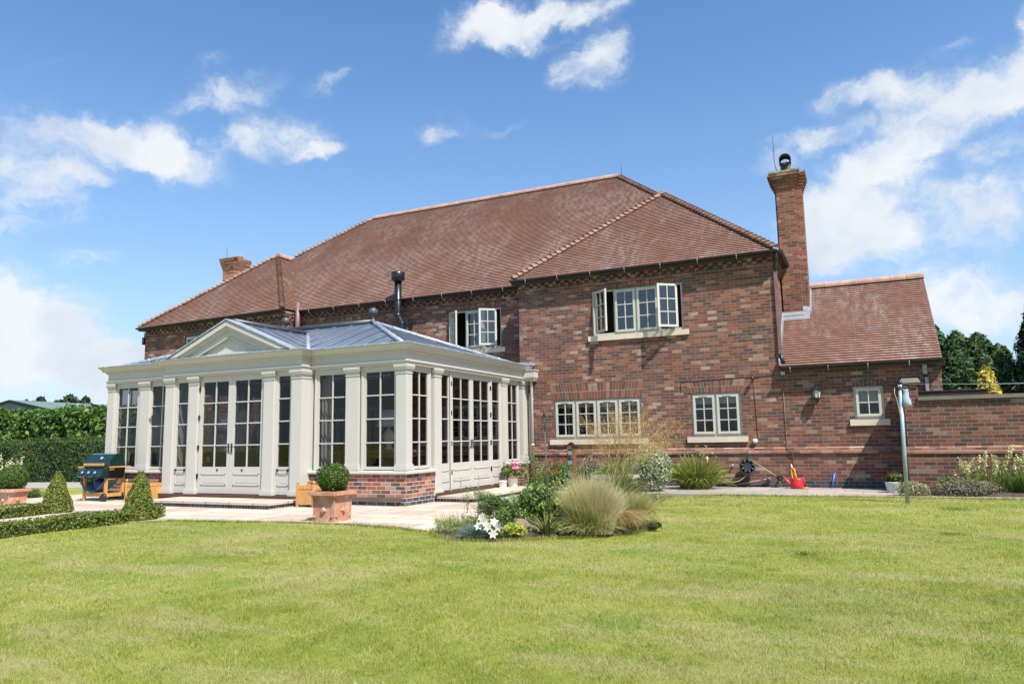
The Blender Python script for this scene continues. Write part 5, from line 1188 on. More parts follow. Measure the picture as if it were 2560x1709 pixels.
bq = thing('gas_barbecue', (-14.5, -6.25, -.06), 'dark green gas barbecue on a wooden trolley with side shelves', 'barbecue')
bx0, bx1, by0, by1, z0 = -14.86, -14.08, -6.60, -6.13, -.06
for a in (bx0, bx1-.05):
    for b in (by0, by1-.05): m = MB(); m.box(a, a+.055, b, b+.055, z0+(.07 if a > bx0 else 0), .70); m.build('leg', M['teak'], bq)
for a, b in ((bx1-.02, bx1+.21), (bx0-.27, bx0+.02)):
    m = MB()
    for k in range(4): m.box(a, b, by0+.02+k*.115, by0+.125+k*.115, .70, .725)
    m.box(a+.02, b-.04, by0+.04, by0+.08, .64, .70); m.build('side_shelf', M['teak'], bq)
m = MB(); m.box(bx0+.06, bx1-.06, by0, by0+.03, z0+.10, z0+.20); m.box(bx0+.06, bx1-.06, by1-.03, by1, z0+.10, z0+.20); m.box(bx0, bx0+.03, by0+.05, by1-.05, z0+.10, z0+.18); m.box(bx1-.03, bx1, by0+.05, by1-.05, z0+.10, z0+.18); m.build('bottom_frame', M['teak'], bq)
# lid: curved hood swept across
pr = [(by0+.01, .735), (by0+.035, .83), (by0+.085, .92), (by0+.16, 1.0), (by0+.25, 1.02), (by0+.35, .99), (by0+.41, .90), (by0+.44, .735)]
m = MB()
for (ya, za), (yb, zb) in zip(pr, pr[1:]): m.face([(bx0-.02, ya, za), (bx1+.06, ya, za), (bx1+.06, yb, zb), (bx0-.02, yb, zb)], smooth=False)
m.face([(bx0-.02, y, z) for y, z in pr][::-1]); m.face([(bx1+.06, y, z) for y, z in pr]); m.build('lid', M['green_enamel'], bq, bevel=.012)
m = MB(); m.hexa([(bx0+.02, by0-.02, .46), (bx1+.02, by0-.02, .46), (bx1+.02, by0+.44, .46), (bx0+.02, by0+.44, .46)], [(bx0-.02, by0+.02, .735), (bx1+.06, by0+.02, .735), (bx1+.06, by0+.44, .735), (bx0-.02, by0+.44, .735)]); m.build('firebox', M['black'], bq)
m = MB(); m.hexa([(bx0-.02, by0-.17, .50), (bx1+.05, by0-.17, .50), (bx1+.05, by0, .47), (bx0-.02, by0, .47)], [(bx0-.02, by0-.10, .66), (bx1+.05, by0-.10, .66), (bx1+.05, by0+.01, .70), (bx0-.02, by0+.01, .70)]); m.build('control_panel', M['green_enamel'], bq, bevel=.01)
for k in range(3):
    c = Vector((bx0+.18+k*.22, by0-.145, .59)); m = MB(); m.tube([c, c+Vector((0, -.03, .012))], .028, 12); m.build('knob', M['galv'], bq)
m = MB(); m.box(bx0+.05, bx1-.05, by0-.055, by0-.02, .745, .80); m.box(bx0+.12, bx0+.15, by0-.03, by0+.06, .76, .79); m.box(bx1-.15, bx1-.12, by0-.03, by0+.06, .76, .79); m.build('lid_handle', M['teak'], bq)
m = MB(); m.tube([(bx1-.25, by0+.075, .905), (bx1-.25, by0+.045, .92)], .035, 14); m.build('thermometer', M['galv'], bq)
for y in (by0-.03, by1-.03):
    m = MB(); m.tube([(bx1-.02, y-.02, z0+.09), (bx1-.02, y+.03, z0+.09)], .09, 18); m.tube([(bx1-.02, y-.03, z0+.09), (bx1-.02, y+.04, z0+.09)], .035, 10); m.build('wheel', M['black'], bq)
m = MB()
for i in range(12):
    a, b = i/12, (i+1)/12; f = lambda t: .36-.22*math.sin(math.pi*min(1, t*1.05))**.8+.05*t
    m.face([(bx0-.05+.80*a, by0-.02, f(a)), (bx0-.05+.80*b, by0-.02, f(b)), (bx0-.05+.80*b, by0+.36, f(b)+.02), (bx0-.05+.80*a, by0+.36, f(a)+.02)], smooth=True)
    m.face([(bx0-.05+.80*a, by0-.02, f(a)-.012), (bx0-.05+.80*a, by0+.36, f(a)+.008), (bx0-.05+.80*b, by0+.36, f(b)+.008), (bx0-.05+.80*b, by0-.02, f(b)-.012)], smooth=True)
    m.face([(bx0-.05+.80*a, by0-.025, f(a)-.012-.06*math.sin(a*9)**2), (bx0-.05+.80*b, by0-.025, f(b)-.012-.06*math.sin(b*9)**2), (bx0-.05+.80*b, by0-.02, f(b)), (bx0-.05+.80*a, by0-.02, f(a))], smooth=True)
m.build('sling_cover', M['tarp'], bq)
m = MB(); m.lathe((bx0+.26, by0+.25, 0), [(.12, z0+.12), (.15, z0+.16), (.15, z0+.40), (.12, z0+.48), (.05, z0+.50), (.05, z0+.56)], 18); m.build('gas_bottle', M['bluegas'], bq)
m = MB(); m.tube([(bx0+.02, by0+.1, .50), (bx0-.14, by0+.05, .45), (bx0-.17, by0+.05, .33), (bx0-.05, by0+.1, .26), (bx0+.15, by0+.3, .40)], .012, 6); m.build('gas_hose', M['clay'], bq)

# ------------------------------------------------------------------ along the house wall
ln = thing('wall_lantern', (.77, 0, 2.1), 'dark wall lantern with frosted panes beside the air brick', 'lantern')
lx, ly = .77, -.14
m = MB(); m.box(lx-.035, lx+.035, -.03, .01, 1.93, 2.05); m.tube([(lx, -.02, 1.97), (lx, -.07, 1.93), (lx, ly, 1.955)], .014, 6); m.build('bracket', M['black'], ln)
m = MB(); m.lathe((lx, ly, 0), [(.03, 1.955), (.075, 1.985), (.082, 2.0)], 6); m.build('base', M['iron'], ln)
m = MB(); m.lathe((lx, ly, 0), [(.066, 2.0), (.082, 2.16)], 6, smooth=False); m.build('glazing', M['lampglass'], ln)
m = MB()
for k in range(6): a = k*math.pi/3; m.tube([(lx+.070*math.cos(a), ly+.070*math.sin(a), 2.0), (lx+.086*math.cos(a), ly+.086*math.sin(a), 2.165)], .007, 5)
m.build('cage', M['iron'], ln)
m = MB(); m.lathe((lx, ly, 0), [(.108, 2.155), (.10, 2.18), (.055, 2.225), (.045, 2.24), (.05, 2.25), (.02, 2.275), (.008, 2.285)], 6, smooth=False); m.build('cap', M['black'], ln)
# hose reel
hr = thing('hose_reel', (-.81, 0, .47), 'black wall-mounted hose reel with slotted drum', 'hose reel'); c = Vector((-.81, -.20, .47))
def disc(m, c, r0, r1, y0, y1, n=32):
    for k in range(n):
        t0, t1 = 6.2832*k/n, 6.2832*(k+1)/n
        P = lambda r, t, y: (c.x+r*math.cos(t), c.y+y, c.z+r*math.sin(t))
        m.face([P(r0, t0, y0), P(r0, t1, y0), P(r1, t1, y0), P(r1, t0, y0)][::-1]); m.face([P(r0, t0, y1), P(r0, t1, y1), P(r1, t1, y1), P(r1, t0, y1)]); m.face([P(r1, t0, y0), P(r1, t1, y0), P(r1, t1, y1), P(r1, t0, y1)]); m.face([P(r0, t0, y0), P(r0, t0, y1), P(r0, t1, y1), P(r0, t1, y0)])
m = MB(); disc(m, c, .150, .178, -.075, -.055); disc(m, c, .0001, .095, -.08, -.055)
for k in range(8):
    t = 6.2832*(k+.5)/8; p = c+Vector((math.cos(t)*.125, -.065, math.sin(t)*.125)); d = Vector((math.cos(t), 0, math.sin(t)))
    m.tube([p-d*.04, p+d*.04], .022, 8)
m.build('front_disc', simple('reel_plastic', (.030, .036, .045), .45, .2), hr)
m = MB(); disc(m, c, .0001, .175, .06, .075); m.tube([c+Vector((0, -.05, 0)), c+Vector((0, .19, 0))], .06, 12); m.build('back_disc', M['black'], hr)
m = MB()
for k in range(4):
    for r_ in (.165-k*.0, ):
        y = -.045+k*.03; m.tube([c+Vector((r_*math.cos(t), y, r_*math.sin(t))) for t in np.linspace(0, 6.2832, 33)], .016, 6, caps=False)
m.build('coiled_hose', M['hose'], hr)
m = MB(); m.box(c.x-.02, c.x+.02, c.y-.02, c.y+.2, c.z+.16, c.z+.20); m.tube([c+Vector((-.02, -.03, .165)), c+Vector((0, -.03, .215)), c+Vector((.03, -.03, .20))], .014, 6); m.build('carry_handle', M['black'], hr)
m = MB(); m.tube([(-.655, -.2, .57), (-.5, -.2, .47), (-.33, -.2, .35), (-.19, -.18, .255)], .009, 6)
m.tube([(-.84, -.22, .30), (-.90, -.24, .22), (-1.0, -.26, .15), (-1.12, -.27, .115), (-1.25, -.26, .14), (-1.37, -.24, .20)], .010, 6); m.build('loose_hose', M['hose_y'], hr)
tm = thing('water_timer', (-.12, -.1, .2), 'dark garden tap timer with yellow connector below', 'tap timer')
m = MB(); m.box(-.205, -.045, -.24, -.12, .215, .26); m.lathe((-.125, -.18, 0), [(.05, .16), (.075, .215)], 12); m.tube([(-.125, 0., .24), (-.125, -.15, .24)], .016, 8); m.build('body', M['black'], tm)
m = MB(); m.lathe((-.125, -.18, 0), [(.012, .10), (.024, .115), (.024, .15), (.014, .16)], 10); m.build('connector', simple('yellow_plastic', (.70, .42, .02), .4, .1), tm)
m = MB(); m.tube([(-1.30, -.10, .02), (-.36, -.09, .185)], .030, 10); m.tube([(-.40, -.09, .178), (-.33, -.09, .19)], .045, 10); tag(m.build('waste_pipe', M['clay']), 'reddish brown waste pipe sloping along the wall foot with a socket end', 'pipe', 'brown pipes at the wall foot')
m = MB(); m.tube([(-1.50, -.08, .10), (-1.02, -.07, .20)], .030, 10); m.tube([(-1.03, -.07, .198), (-.95, -.07, .215)], .045, 10); tag(m.build('waste_pipe', M['clay']), 'shorter reddish brown pipe stub rising behind the daylilies under the hose reel', 'pipe', 'brown pipes at the wall foot')
wc = thing('watering_can', (.26, -.42, 0), 'red plastic watering can with long spout on the path', 'watering can')
m = MB(); m.lathe((.255, -.42, 0), [(.125, .0), (.14, .02), (.132, .12), (.11, .20), (.105, .225), (.09, .225), (.09, .15)], 20, sy=.75); m.build('body', M['red'], wc)
m = MB(); m.tube([(.15, -.42, .07), (.06, -.42, .15), (-.035, -.42, .275)], [.042, .026, .013], 10); m.build('spout', M['red'], wc)
m = MB(); m.tube([(.30, -.42, .215), (.375, -.42, .235), (.405, -.42, .20), (.40, -.42, .12), (.375, -.42, .07)], .017, 8); m.build('handle', M['red'], wc)
hs = thing('orange_hose', (.2, -.42, .2), 'short coil of orange hose with white nozzle standing in the red watering can', 'hose')
m = MB(); m.tube([(.20, -.42, .15), (.155, -.40, .28), (.15, -.40, .40), (.185, -.41, .455), (.215, -.41, .42), (.235, -.42, .30), (.26, -.42, .15)], .017, 8); m.tube([(.23, -.38, .16), (.20, -.38, .30), (.185, -.37, .42)], .015, 8); m.build('hose', M['yellowp'], hs)
m = MB(); m.tube([(.175, -.40, .42), (.16, -.40, .49), (.155, -.40, .53)], [.014, .018, .010], 8); m.build('nozzle', M['white'], hs)
m = MB(); m.tube([(.40, -.30, .20), (.43, -.28, .12), (.46, -.34, .05), (.42, -.36, .015), (.50, -.40, .012)], .012, 6); tag(m.build('cable', M['black']), 'black cable bunched on the path behind the watering can', 'cable')
m = MB(); m.tube([(.36, -.48, .018), (.50, -.46, .018)], .016, 8); tag(m.build('hose_end', M['yellowp']), 'orange hose connector lying beside the watering can', 'hose connector')
m = MB(); m.tube([(.94, -.10, .0), (1.02, -.012, .33)], .020, 8); tag(m.build('blue_tube', M['blue']), 'short blue plastic tube leaning against the brick wall', 'tube')
bk_ = thing('zinc_bucket', (2.12, -1.25, 0), 'pale zinc bucket at the corner of the garden wall', 'bucket')
m = MB(); m.lathe((2.12, -1.25, 0), [(.10, .0), (.105, .01), (.145, .20), (.15, .215), (.14, .215), (.13, .16)], 20); m.build('bucket', M['zinc'], bk_)
m = MB(); m.lathe((2.12, -1.25, 0), [(.005, .17), (.13, .17)], 14); m.build('compost', M['soil'], bk_)
def flowering(name, c, r, n, size, pal, flowers, nf, fs, fpal, seed, label, cat, asp=.6, fz=.4, lump=.15, corecol=(.03, .05, .015), group=None, base=None, fl_r=1.05):
    rs = np.random.RandomState(seed); t = thing(name, (c[0], c[1], base if base is not None else c[2]-r[2]), label, cat, group); pm = PM()
    P, N = sphere_pts(rs, n, c, r, lump, .5, -.6); pm.leaves(P, N, size, asp, .8, pal, rs, .2); core(pm, c, tuple(x*.55 for x in r), corecol); pm.build('foliage', M['leaf'], t)
    P, N = sphere_pts(rs, nf*6, c, tuple(x*fl_r for x in r), lump, .15, fz); P = P[:nf]; N = N[:nf]; k = 9
    for p, nv in zip(P, N): fm = PM(); fm.leaves(p+rs.normal(0, fs*.38, (k, 3)), np.tile(nv, (k, 1)), fs, .8, .9, fpal, rs, .12); fm.build(flowers, M['petal'], t)
    return t
flowering('red_geranium', (2.15, -1.25, .27), (.14, .12, .12), 500, .05, [((.05, .11, .02), 2), ((.08, .15, .03), 1)], 'flower', 9, .04, [((.55, .01, .015), 3), ((.40, .01, .02), 1)], 71, 'red flowering geranium in the zinc bucket', 'plant', .85, .1)
# washing line pole, bag and wire
wp = thing('washing_line_pole', (2.265, -3.5, -.05), 'tall grey metal washing line pole at the edge of the lawn', 'pole')
m = MB(); m.tube([(2.262, -3.5, -.1), (2.30, -3.5, 2.03)], .034, 14); m.build('pole', M['galv'], wp)
m = MB(); m.tube([(2.30, -3.5, 2.02), (2.301, -3.5, 2.085)], .037, 14); m.build('cap', M['black'], wp)
m = MB(); m.tube([(2.19, -3.53, 1.975), (2.26, -3.54, 1.985), (2.40, -3.54, 1.985), (2.42, -3.54, 1.96)], .007, 6); m.tube([(2.265, -3.5, 1.94), (2.335, -3.5, 1.94)], .039, 12); m.build('hook', M['iron'], wp)
m = MB(); m.tube([(2.21, -3.53, 1.97), (2.205, -3.55, 1.86), (2.235, -3.55, 1.75), (2.25, -3.54, 1.62), (2.262, -3.535, 1.45)], .005, 5); m.build('cord', M['wpaint'], wp)
m = MB(); m.tube([(2.31, -3.5, 2.03), (3.6, -3.5, 1.968), (5.2, -3.5, 1.93), (8.5, -3.5, 1.99)], .0045, 5); tag(m.build('washing_line', M['galv']), 'thin washing line wire running from the pole to the right', 'wire')
pb = thing('peg_bag', (2.38, -3.5, 1.64), 'pale blue cloth peg bag hanging from the washing line pole', 'bag')
m = MB(); m.lathe((2.375, -3.53, 0), [(.045, 1.64), (.066, 1.665), (.068, 1.72), (.052, 1.80), (.042, 1.87), (.040, 1.91), (.05, 1.93)], 14, sy=.6)
for i, v in enumerate(m.v): v.x += .006*math.sin(v.z*31)+.012*max(0, 1.8-v.z)/.16
m.build('bag', M['bag'], pb); m = MB(); m.tube([(2.335, -3.53, 1.925), (2.375, -3.53, 1.985), (2.415, -3.53, 1.925)], .006, 5); m.build('strap', M['bag'], pb)

# ------------------------------------------------------------------ terrace flower pots by the side doors
def white_pot(x, y, r, h, label):
    m = MB(); m.lathe((x, y, .05), [(r*.92, 0), (r*.95, .01), (r, h-.03), (r*1.04, h-.028), (r*1.04, h), (r*.94, h), (r*.92, h-.05)], 24); tag(m.build('white_pot', M['white']), label, 'plant pot', 'white pots on the side step')
white_pot(-6.12, -1.65, .125, .215, 'larger white glazed pot holding the pink hydrangea on the step'); white_pot(-6.19, -2.05, .095, .165, 'smaller white pot with bare stems to the left of the hydrangea')
flowering('pink_hydrangea', (-6.12, -1.66, .42), (.30, .24, .17), 800, .085, [((.09, .17, .03), 2), ((.15, .24, .05), 2), ((.30, .30, .07), .6)], 'flower_head', 14, .085, [((.78, .16, .36), 3), ((.85, .32, .48), 2), ((.70, .08, .26), 1)], 72, 'pink hydrangea with mophead flowers in the larger white pot', 'plant', .65, .25)
rs = np.random.RandomState(3); pm = PM(); B = np.tile([[-6.19, -2.05, .18]], (14, 1))+rs.normal(0, .02, (14, 3)); pm.blades(B, B+np.c_[rs.normal(0, .07, (14, 2)), rs.uniform(.06, .16, 14)], rs.normal(0, .01, (14, 3)), .012, [((.20, .20, .08), 1), ((.32, .24, .14), 1)], rs, 2); tag(pm.build('bare_stems', M['dry']), 'short dry stems in the smaller white pot', 'plant')

# ------------------------------------------------------------------ the flower bed
def tuft(pm, rs, n, c, r0, H, lean, w, pal, seg=5, droop=.2, sq=1., tipcol=None, cj=.12, hvar=.25, dome=0.):
    a = rs.uniform(0, 6.283, n); q = np.sqrt(rs.uniform(0, 1, n)); B = np.array(c)+np.stack([np.cos(a)*q*r0, np.sin(a)*q*r0*sq, np.zeros(n)], 1)
    a2 = a+rs.normal(0, .5, n); th = np.clip(lean*1.1*q**.75*rs.uniform(.55, 1.25, n), 0, 1.5); L = H*(1-hvar*rs.uniform(0, 1, n))*(1-dome*q**2); D = np.stack([np.cos(a2), np.sin(a2), 0*a2], 1)
    T = B+D*(np.sin(th)*L)[:, None]; T[:, 2] = np.maximum(T[:, 2]+np.cos(th)*L-droop*L*np.sin(th)**1.5, c[2]+.02)
    bow = -D*(np.sin(th)*L*.10)[:, None]; bow[:, 2] += droop*L*np.sin(th)*.45
    pm.blades(B, T, bow, w, pal, rs, seg, cj, tipcol); return B, T
STI = [((.24, .30, .04), 3), ((.33, .37, .065), 3), ((.44, .42, .13), 2), ((.56, .48, .24), 1)]
t = thing('feather_grass', (-1.66, -8.75, -.03), 'large fine-haired green and blond grass tussock at the front of the bed', 'ornamental grass', 'feather grass tussocks'); pm = PM(); rs = np.random.RandomState(81)
tuft(pm, rs, 5600, (-1.68, -8.66, -.05), .23, .82, .36, .0055, STI, 6, .22, .9, (.60, .52, .30), hvar=.42, dome=.30, cj=.22); tuft(pm, rs, 1900, (-1.56, -8.66, -.05), .20, .86, .44, .0042, [((.56, .48, .27), 2), ((.66, .56, .36), 2)], 6, .5, .9, (.60, .50, .33), dome=.3); tuft(pm, rs, 1800, (-1.67, -8.68, -.05), .20, .50, .95, .005, STI, 5, .45, .9, (.56, .48, .26), hvar=.5, cj=.22); tuft(pm, rs, 260, (-1.66, -8.66, -.05), .2, 1.0, .5, .004, [((.50, .46, .18), 1), ((.62, .54, .32), 1)], 6, .3, .9, (.62, .54, .33), hvar=.25); pm.build('blades', M['dry'], t)
t = thing('feather_grass', (-1.20, -8.05, -.03), 'smaller windblown feather grass tussock behind the large one, turning brown', 'ornamental grass', 'feather grass tussocks'); pm = PM(); rs = np.random.RandomState(82)
tuft(pm, rs, 2000, (-1.36, -7.9, -.05), .17, .58, .6, .0045, STI, 5, .3, .8, (.50, .42, .25)); n = 1500; B = np.array([-1.45, -8.2, .0])+rs.normal(0, .08, (n, 3))*[1, 1, .2]; T = B+np.c_[rs.uniform(.10, .48, n), rs.normal(-.15, .18, n), rs.uniform(.0, .16, n)]; T[:, 2] = np.maximum(T[:, 2], -.03)
pm.blades(B, T, np.c_[np.zeros((n, 2)), np.full(n, .12)], .0045, [((.42, .30, .14), 2), ((.50, .38, .20), 2), ((.33, .30, .10), 1)], rs, 5); pm.build('blades', M['dry'], t)
# giant oat grass: tall arching stems with golden panicles
t = thing('giant_oat_grass', (-2.55, -4.6, -.03), 'tall giant oat grass with arching stems and shimmering golden seed heads', 'ornamental grass'); pm = PM(); rs = np.random.RandomState(83)
tuft(pm, rs, 700, (-2.55, -4.6, -.03), .22, .75, .85, .009, [((.13, .19, .045), 3), ((.22, .26, .08), 2), ((.36, .31, .13), 1)], 5, .5, 1.); pm.build('blades', M['dry'], t)
pm = PM(); st = []; n = 74; hd = []
for i in range(n):
    b = np.array([-2.55+rs.normal(0, .10), -4.6+rs.normal(0, .10), 0.]); u = rs.uniform(-.62, 1.0); dx = u*1.15+.08; h = 1.74-.46*abs(u-.05)**1.3+rs.uniform(-.42, .10); tp = b+np.array([dx, rs.normal(.0, .35), h-.0]); st.append((b, tp))
B = np.array([s[0] for s in st]); T = np.array([s[1] for s in st]); bow = np.c_[-(T-B)[:, :2]*.16, np.full(n, .10)]
pm.blades(B, T, bow, .012, [((.36, .36, .12), 2), ((.30, .34, .09), 1), ((.48, .40, .20), 1)], rs, 8); pm.build('stems', M['dry'], t)
pm = PM(); GOLD = [((.52, .34, .12), 3), ((.60, .42, .18), 3), ((.44, .26, .09), 2)]
for b, tp in st:
    d = tp-b; k = 70; f = rs.uniform(.60, 1.05, k); ctr = b+d*f[:, None]+np.c_[-d[0]*.16*4*f*(1-f), -d[1]*.16*4*f*(1-f), .10*4*f*(1-f)]
    o = rs.normal(0, .075, (k, 3))*np.array([1.2, 1.2, .7]); P = ctr+o; P[:, 2] -= .04*rs.uniform(0, 1, k)
    e = P+np.c_[rs.normal(.004, .012, (k, 2)), -rs.uniform(.018, .042, k)]; pm.blades(P, e, np.zeros((k, 3)), .0075, GOLD, rs, 1)
    pm.blades(ctr, P, np.zeros((k, 3)), .0016, GOLD, rs, 1)
pm.build('seed_heads', M['dry'], t)
# fleshy strap leaves in a trough
tr = thing('stone_trough', (-2.75, -4.0, -.03), 'pale stone trough half hidden behind the grasses', 'trough'); m = MB(); m.box(-3.15, -2.42, -4.15, -3.75, -.06, .40); m.box(-3.19, -2.38, -4.19, -3.71, .40, .46); m.build('trough', M['stone'], tr, bevel=.02)
t = thing('strap_leaf_plant', (-2.80, -3.95, .4), 'spiky rosette of green and cream strap leaves in the stone trough', 'plant'); pm = PM(); rs = np.random.RandomState(84)
tuft(pm, rs, 190, (-2.83, -3.95, .43), .09, .52, 1.25, .024, [((.17, .26, .05), 3), ((.30, .36, .10), 2), ((.45, .43, .17), 1.2), ((.10, .16, .035), 1)], 6, .45, 1., hvar=.5); pm.build('leaves', M['leaf'], t)
VAR = [((.42, .45, .31), 3), ((.26, .33, .16), 3), ((.55, .55, .42), 2), ((.14, .20, .07), 1.5)]
shrub('variegated_shrub', (-2.68, -1.85, .50), (.50, .42, .52), 5200, .055, VAR, 85, 'rounded silvery cream variegated shrub in front of the kitchen wall', lump=.10, thick=.3, corecol=(.10, .12, .06), zmin=-.9)
shrub('grey_shrub', (-3.62, -2.9, .40), (.34, .3, .36), 1500, .045, [((.16, .16, .08), 2), ((.22, .24, .13), 2), ((.30, .25, .16), 1)], 86, 'sparse grey-green shrub between the bee post and the strap leaf plant', thick=.6)
# daylily by the hose reel
t = thing('daylily_clump', (-1.85, -.95, 0), 'arching clump of yellow-green daylily leaves at the wall beside the hose reel', 'plant'); pm = PM(); rs = np.random.RandomState(87)
tuft(pm, rs, 950, (-1.88, -.85, 0.), .34, .98, .80, .020, [((.15, .22, .035), 3), ((.24, .29, .055), 3), ((.42, .36, .10), 1.3), ((.09, .14, .025), 1.5)], 7, .55, .7, hvar=.5); pm.build('leaves', M['leaf'], t)
pm = PM(); n = 9; B = np.tile([[-1.85, -.8, .1]], (n, 1))+rs.normal(0, .12, (n, 3))*[1, .6, 0]; T = np.array([[-2.15, -.9, .71], [-1.98, -.9, .84], [-1.80, -.9, .97], [-1.66, -.9, .84], [-1.58, -.9, .96], [-1.45, -.9, .80], [-1.9, -.9, .76], [-1.36, -.9, .70], [-1.72, -.9, .78]])
pm.blades(B, T, rs.normal(0, .02, (n, 3)), .008, [((.16, .23, .05), 1)], rs, 4); Q = np.repeat(T, 9, 0)+rs.normal(0, .028, (n*9, 3)); pm.leaves(Q, rs.normal(0, 1, (n*9, 3)), .05, .4, .6, [((.55, .53, .12), 2), ((.35, .42, .10), 2)], rs); pm.build('flower_stems', M['petal'], t)
m = MB(); m.lathe((-1.62, -.75, 0), [(.018, .0), (.018, .60), (.03, .64), (.035, .70), (.02, .72)], 8); tag(m.build('watering_stake', M['wpaint']), 'white topped garden stake standing in the daylilies', 'stake')
# juniper, lily, fescue and the rest along the front of the bed
t = thing('spreading_juniper', (-3.45, -7.6, -.02), 'spreading blue-green juniper with feathery layered branches at the patio corner', 'conifer'); pm = PM(); rs = np.random.RandomState(88); wm = MB()
for i in range(36):
    a = rs.uniform(0, 6.283); L = rs.uniform(.38, .74); e = np.array([-3.28+math.cos(a)*L*.95, -7.55+math.sin(a)*L*1.0, rs.uniform(.04, .40)]); b = np.array([-3.28, -7.5, .02]); wm.tube([b, (b+e)/2+np.array([0, 0, .06]), e], [.016, .01, .004], 5)
    k = 150; f = rs.uniform(.25, 1.05, k); P = b+(e-b)*f[:, None]+rs.normal(0, .045, (k, 3))*np.array([1, 1, .5]); P[:, 2] += .06*np.sin(np.clip(f, 0, 1)*3.14)+.02; tp = P+np.c_[rs.normal(0, .03, (k, 2)), rs.uniform(.005, .05, k)]+(e-b)*.08
    pm.blades(P, tp, np.zeros((k, 3)), .009, [((.08, .16, .04), 3), ((.13, .23, .055), 3), ((.20, .30, .09), 1.5), ((.05, .10, .03), 1)], rs, 1)
pm.build('foliage', M['needle'], t); wm.build('branches', M['bark'], t)
t = thing('white_lily', (-2.72, -9.45, -.05), 'low clump of open white lilies at the front edge of the bed', 'plant'); pm = PM(); rs = np.random.RandomState(89)
P, N = sphere_pts(rs, 420, (-2.70, -9.42, .0), (.16, .13, .13), .1, .6, -.3); pm.leaves(P, N, .075, .22, .6, [((.05, .11, .02), 2), ((.09, .17, .03), 2)], rs, up=.3); pm.build('leaves', M['leaf'], t)
for (x, y, z) in ((-2.82, -9.60, .10), (-2.75, -9.60, .165), (-2.67, -9.63, .09), (-2.62, -9.58, .145), (-2.60, -9.64, .02), (-2.80, -9.55, .20), (-2.55, -9.58, .10)):
    pm = PM(); ax = unitv(np.array([[rs.normal(.1, .4), -1+rs.normal(0, .3), rs.normal(.35, .3)]]))[0]; s_ = np.cross(ax, [0, 0, 1.]); s_ /= np.linalg.norm(s_); q = np.cross(s_, ax); k = 6; an = np.arange(k)*1.047+rs.uniform(0, 1)
    D = np.cos(an)[:, None]*s_+np.sin(an)[:, None]*q
    for dd in D:
        sd = np.cross(dd, ax)*.021; o_ = np.array([x, y, z-.0]); pts = [o_, o_+dd*.030+ax*.026-sd, o_+dd*.070+ax*.022, o_+dd*.030+ax*.026+sd]
        pm.add(np.array(pts), np.array([[0, 1, 2, 3]]), np.tile((.74, .73, .62), (4, 1)))
    pm.blades(np.tile([[x, y, z]], (3, 1)), np.tile([[x, y, z]], (3, 1))+ax*.045+rs.normal(0, .008, (3, 3)), np.zeros((3, 3)), .007, [((.60, .50, .10), 1)], rs, 1)
    pm.build('flower', M['petal'], t)
t = thing('blue_fescue', (-2.95, -9.6, -.05), 'low blue-grey mound of fescue at the lawn edge left of the lilies', 'plant'); pm = PM(); rs = np.random.RandomState(90)
tuft(pm, rs, 1700, (-2.96, -9.50, -.05), .11, .20, 1.05, .005, [((.20, .28, .27), 3), ((.28, .36, .34), 2), ((.12, .19, .17), 2)], 3, .3, .7); pm.build('blades', M['leaf'], t)
shrub('golden_euonymus', (-2.44, -9.33, .03), (.15, .12, .11), 520, .045, [((.52, .52, .05), 3), ((.40, .45, .05), 2), ((.20, .30, .04), 1)], 91, 'small bright yellow-green leafed plant beside the lilies', asp=.4, trunk=False, zmin=-.4)
def rock(x, y, z, r, seed, label):
    rs = np.random.RandomState(seed); bm = bmesh.new(); bmesh.ops.create_icosphere(bm, subdivisions=3, radius=1); ph = rs.uniform(0, 6, 8); m_ = MB()
    for v in bm.verts:
        n = v.co.copy(); d = 1+.16*math.sin(n.x*3+ph[0])+.14*math.sin(n.y*4+ph[1]+n.z*2)+.07*math.sin(n.z*9+n.x*6+ph[2])
        v.co = Vector((n.x*r[0]*d, n.y*r[1]*d, max(-.5, round(n.z*2.2)/2.2*.35+n.z*.65)*r[2]*d))+Vector((x, y, z))
    me = bpy.data.meshes.new('rock'); bm.to_mesh(me); bm.free(); me.materials.append(M['rock']); o = bpy.data.objects.new('rock', me); COL.objects.link(o); return tag(o, label, 'rock')
rock(-2.55, -8.95, .03, (.15, .10, .09), 5, 'brown layered rock in the bed behind the yellow plant')
t = thing('phormium', (-2.18, -9.02, -.03), 'small spiky plant with narrow striped leaves around the metal rod', 'plant'); pm = PM(); rs = np.random.RandomState(92)
tuft(pm, rs, 64, (-2.17, -8.98, -.05), .05, .34, .85, .022, [((.28, .26, .09), 2), ((.16, .20, .06), 2), ((.36, .28, .14), 1)], 5, .25, 1.); pm.build('leaves', M['leaf'], t)
t = thing('seed_spires', (-3.75, -8.0, -.03), 'thin brown-green spires of a gone-over flower at the left of the bed', 'plant'); pm = PM(); rs = np.random.RandomState(93)
for x, y, h in ((-4.02, -7.95, .60), (-3.68, -8.0, .66), (-3.86, -8.05, .52), (-3.80, -8.1, .40), (-3.72, -7.85, .30), (-3.62, -8.1, .36)):
    b = np.array([[x+rs.normal(0, .03)+.06*(-3.85-x), y, -.05]]); e = np.array([[x, y, h]]); pm.blades(b, e, rs.normal(0, .015, (1, 3)), .010, [((.20, .22, .08), 1)], rs, 5)
    k = 42; f = rs.uniform(.45, 1., k); P = b+(e-b)*f[:, None]+rs.normal(0, .016, (k, 3)); pm.leaves(P, rs.normal(0, 1, (k, 3)), .028, .6, .5, [((.22, .26, .09), 2), ((.32, .28, .12), 1), ((.14, .18, .05), 1)], rs)
pm.build('stems', M['leaf'], t)
t = thing('daisy_grass_clump', (-3.5, -9.1, -.03), 'wispy clump of thin stems with a few small white daisies at the patio corner', 'plant'); pm = PM(); rs = np.random.RandomState(94)
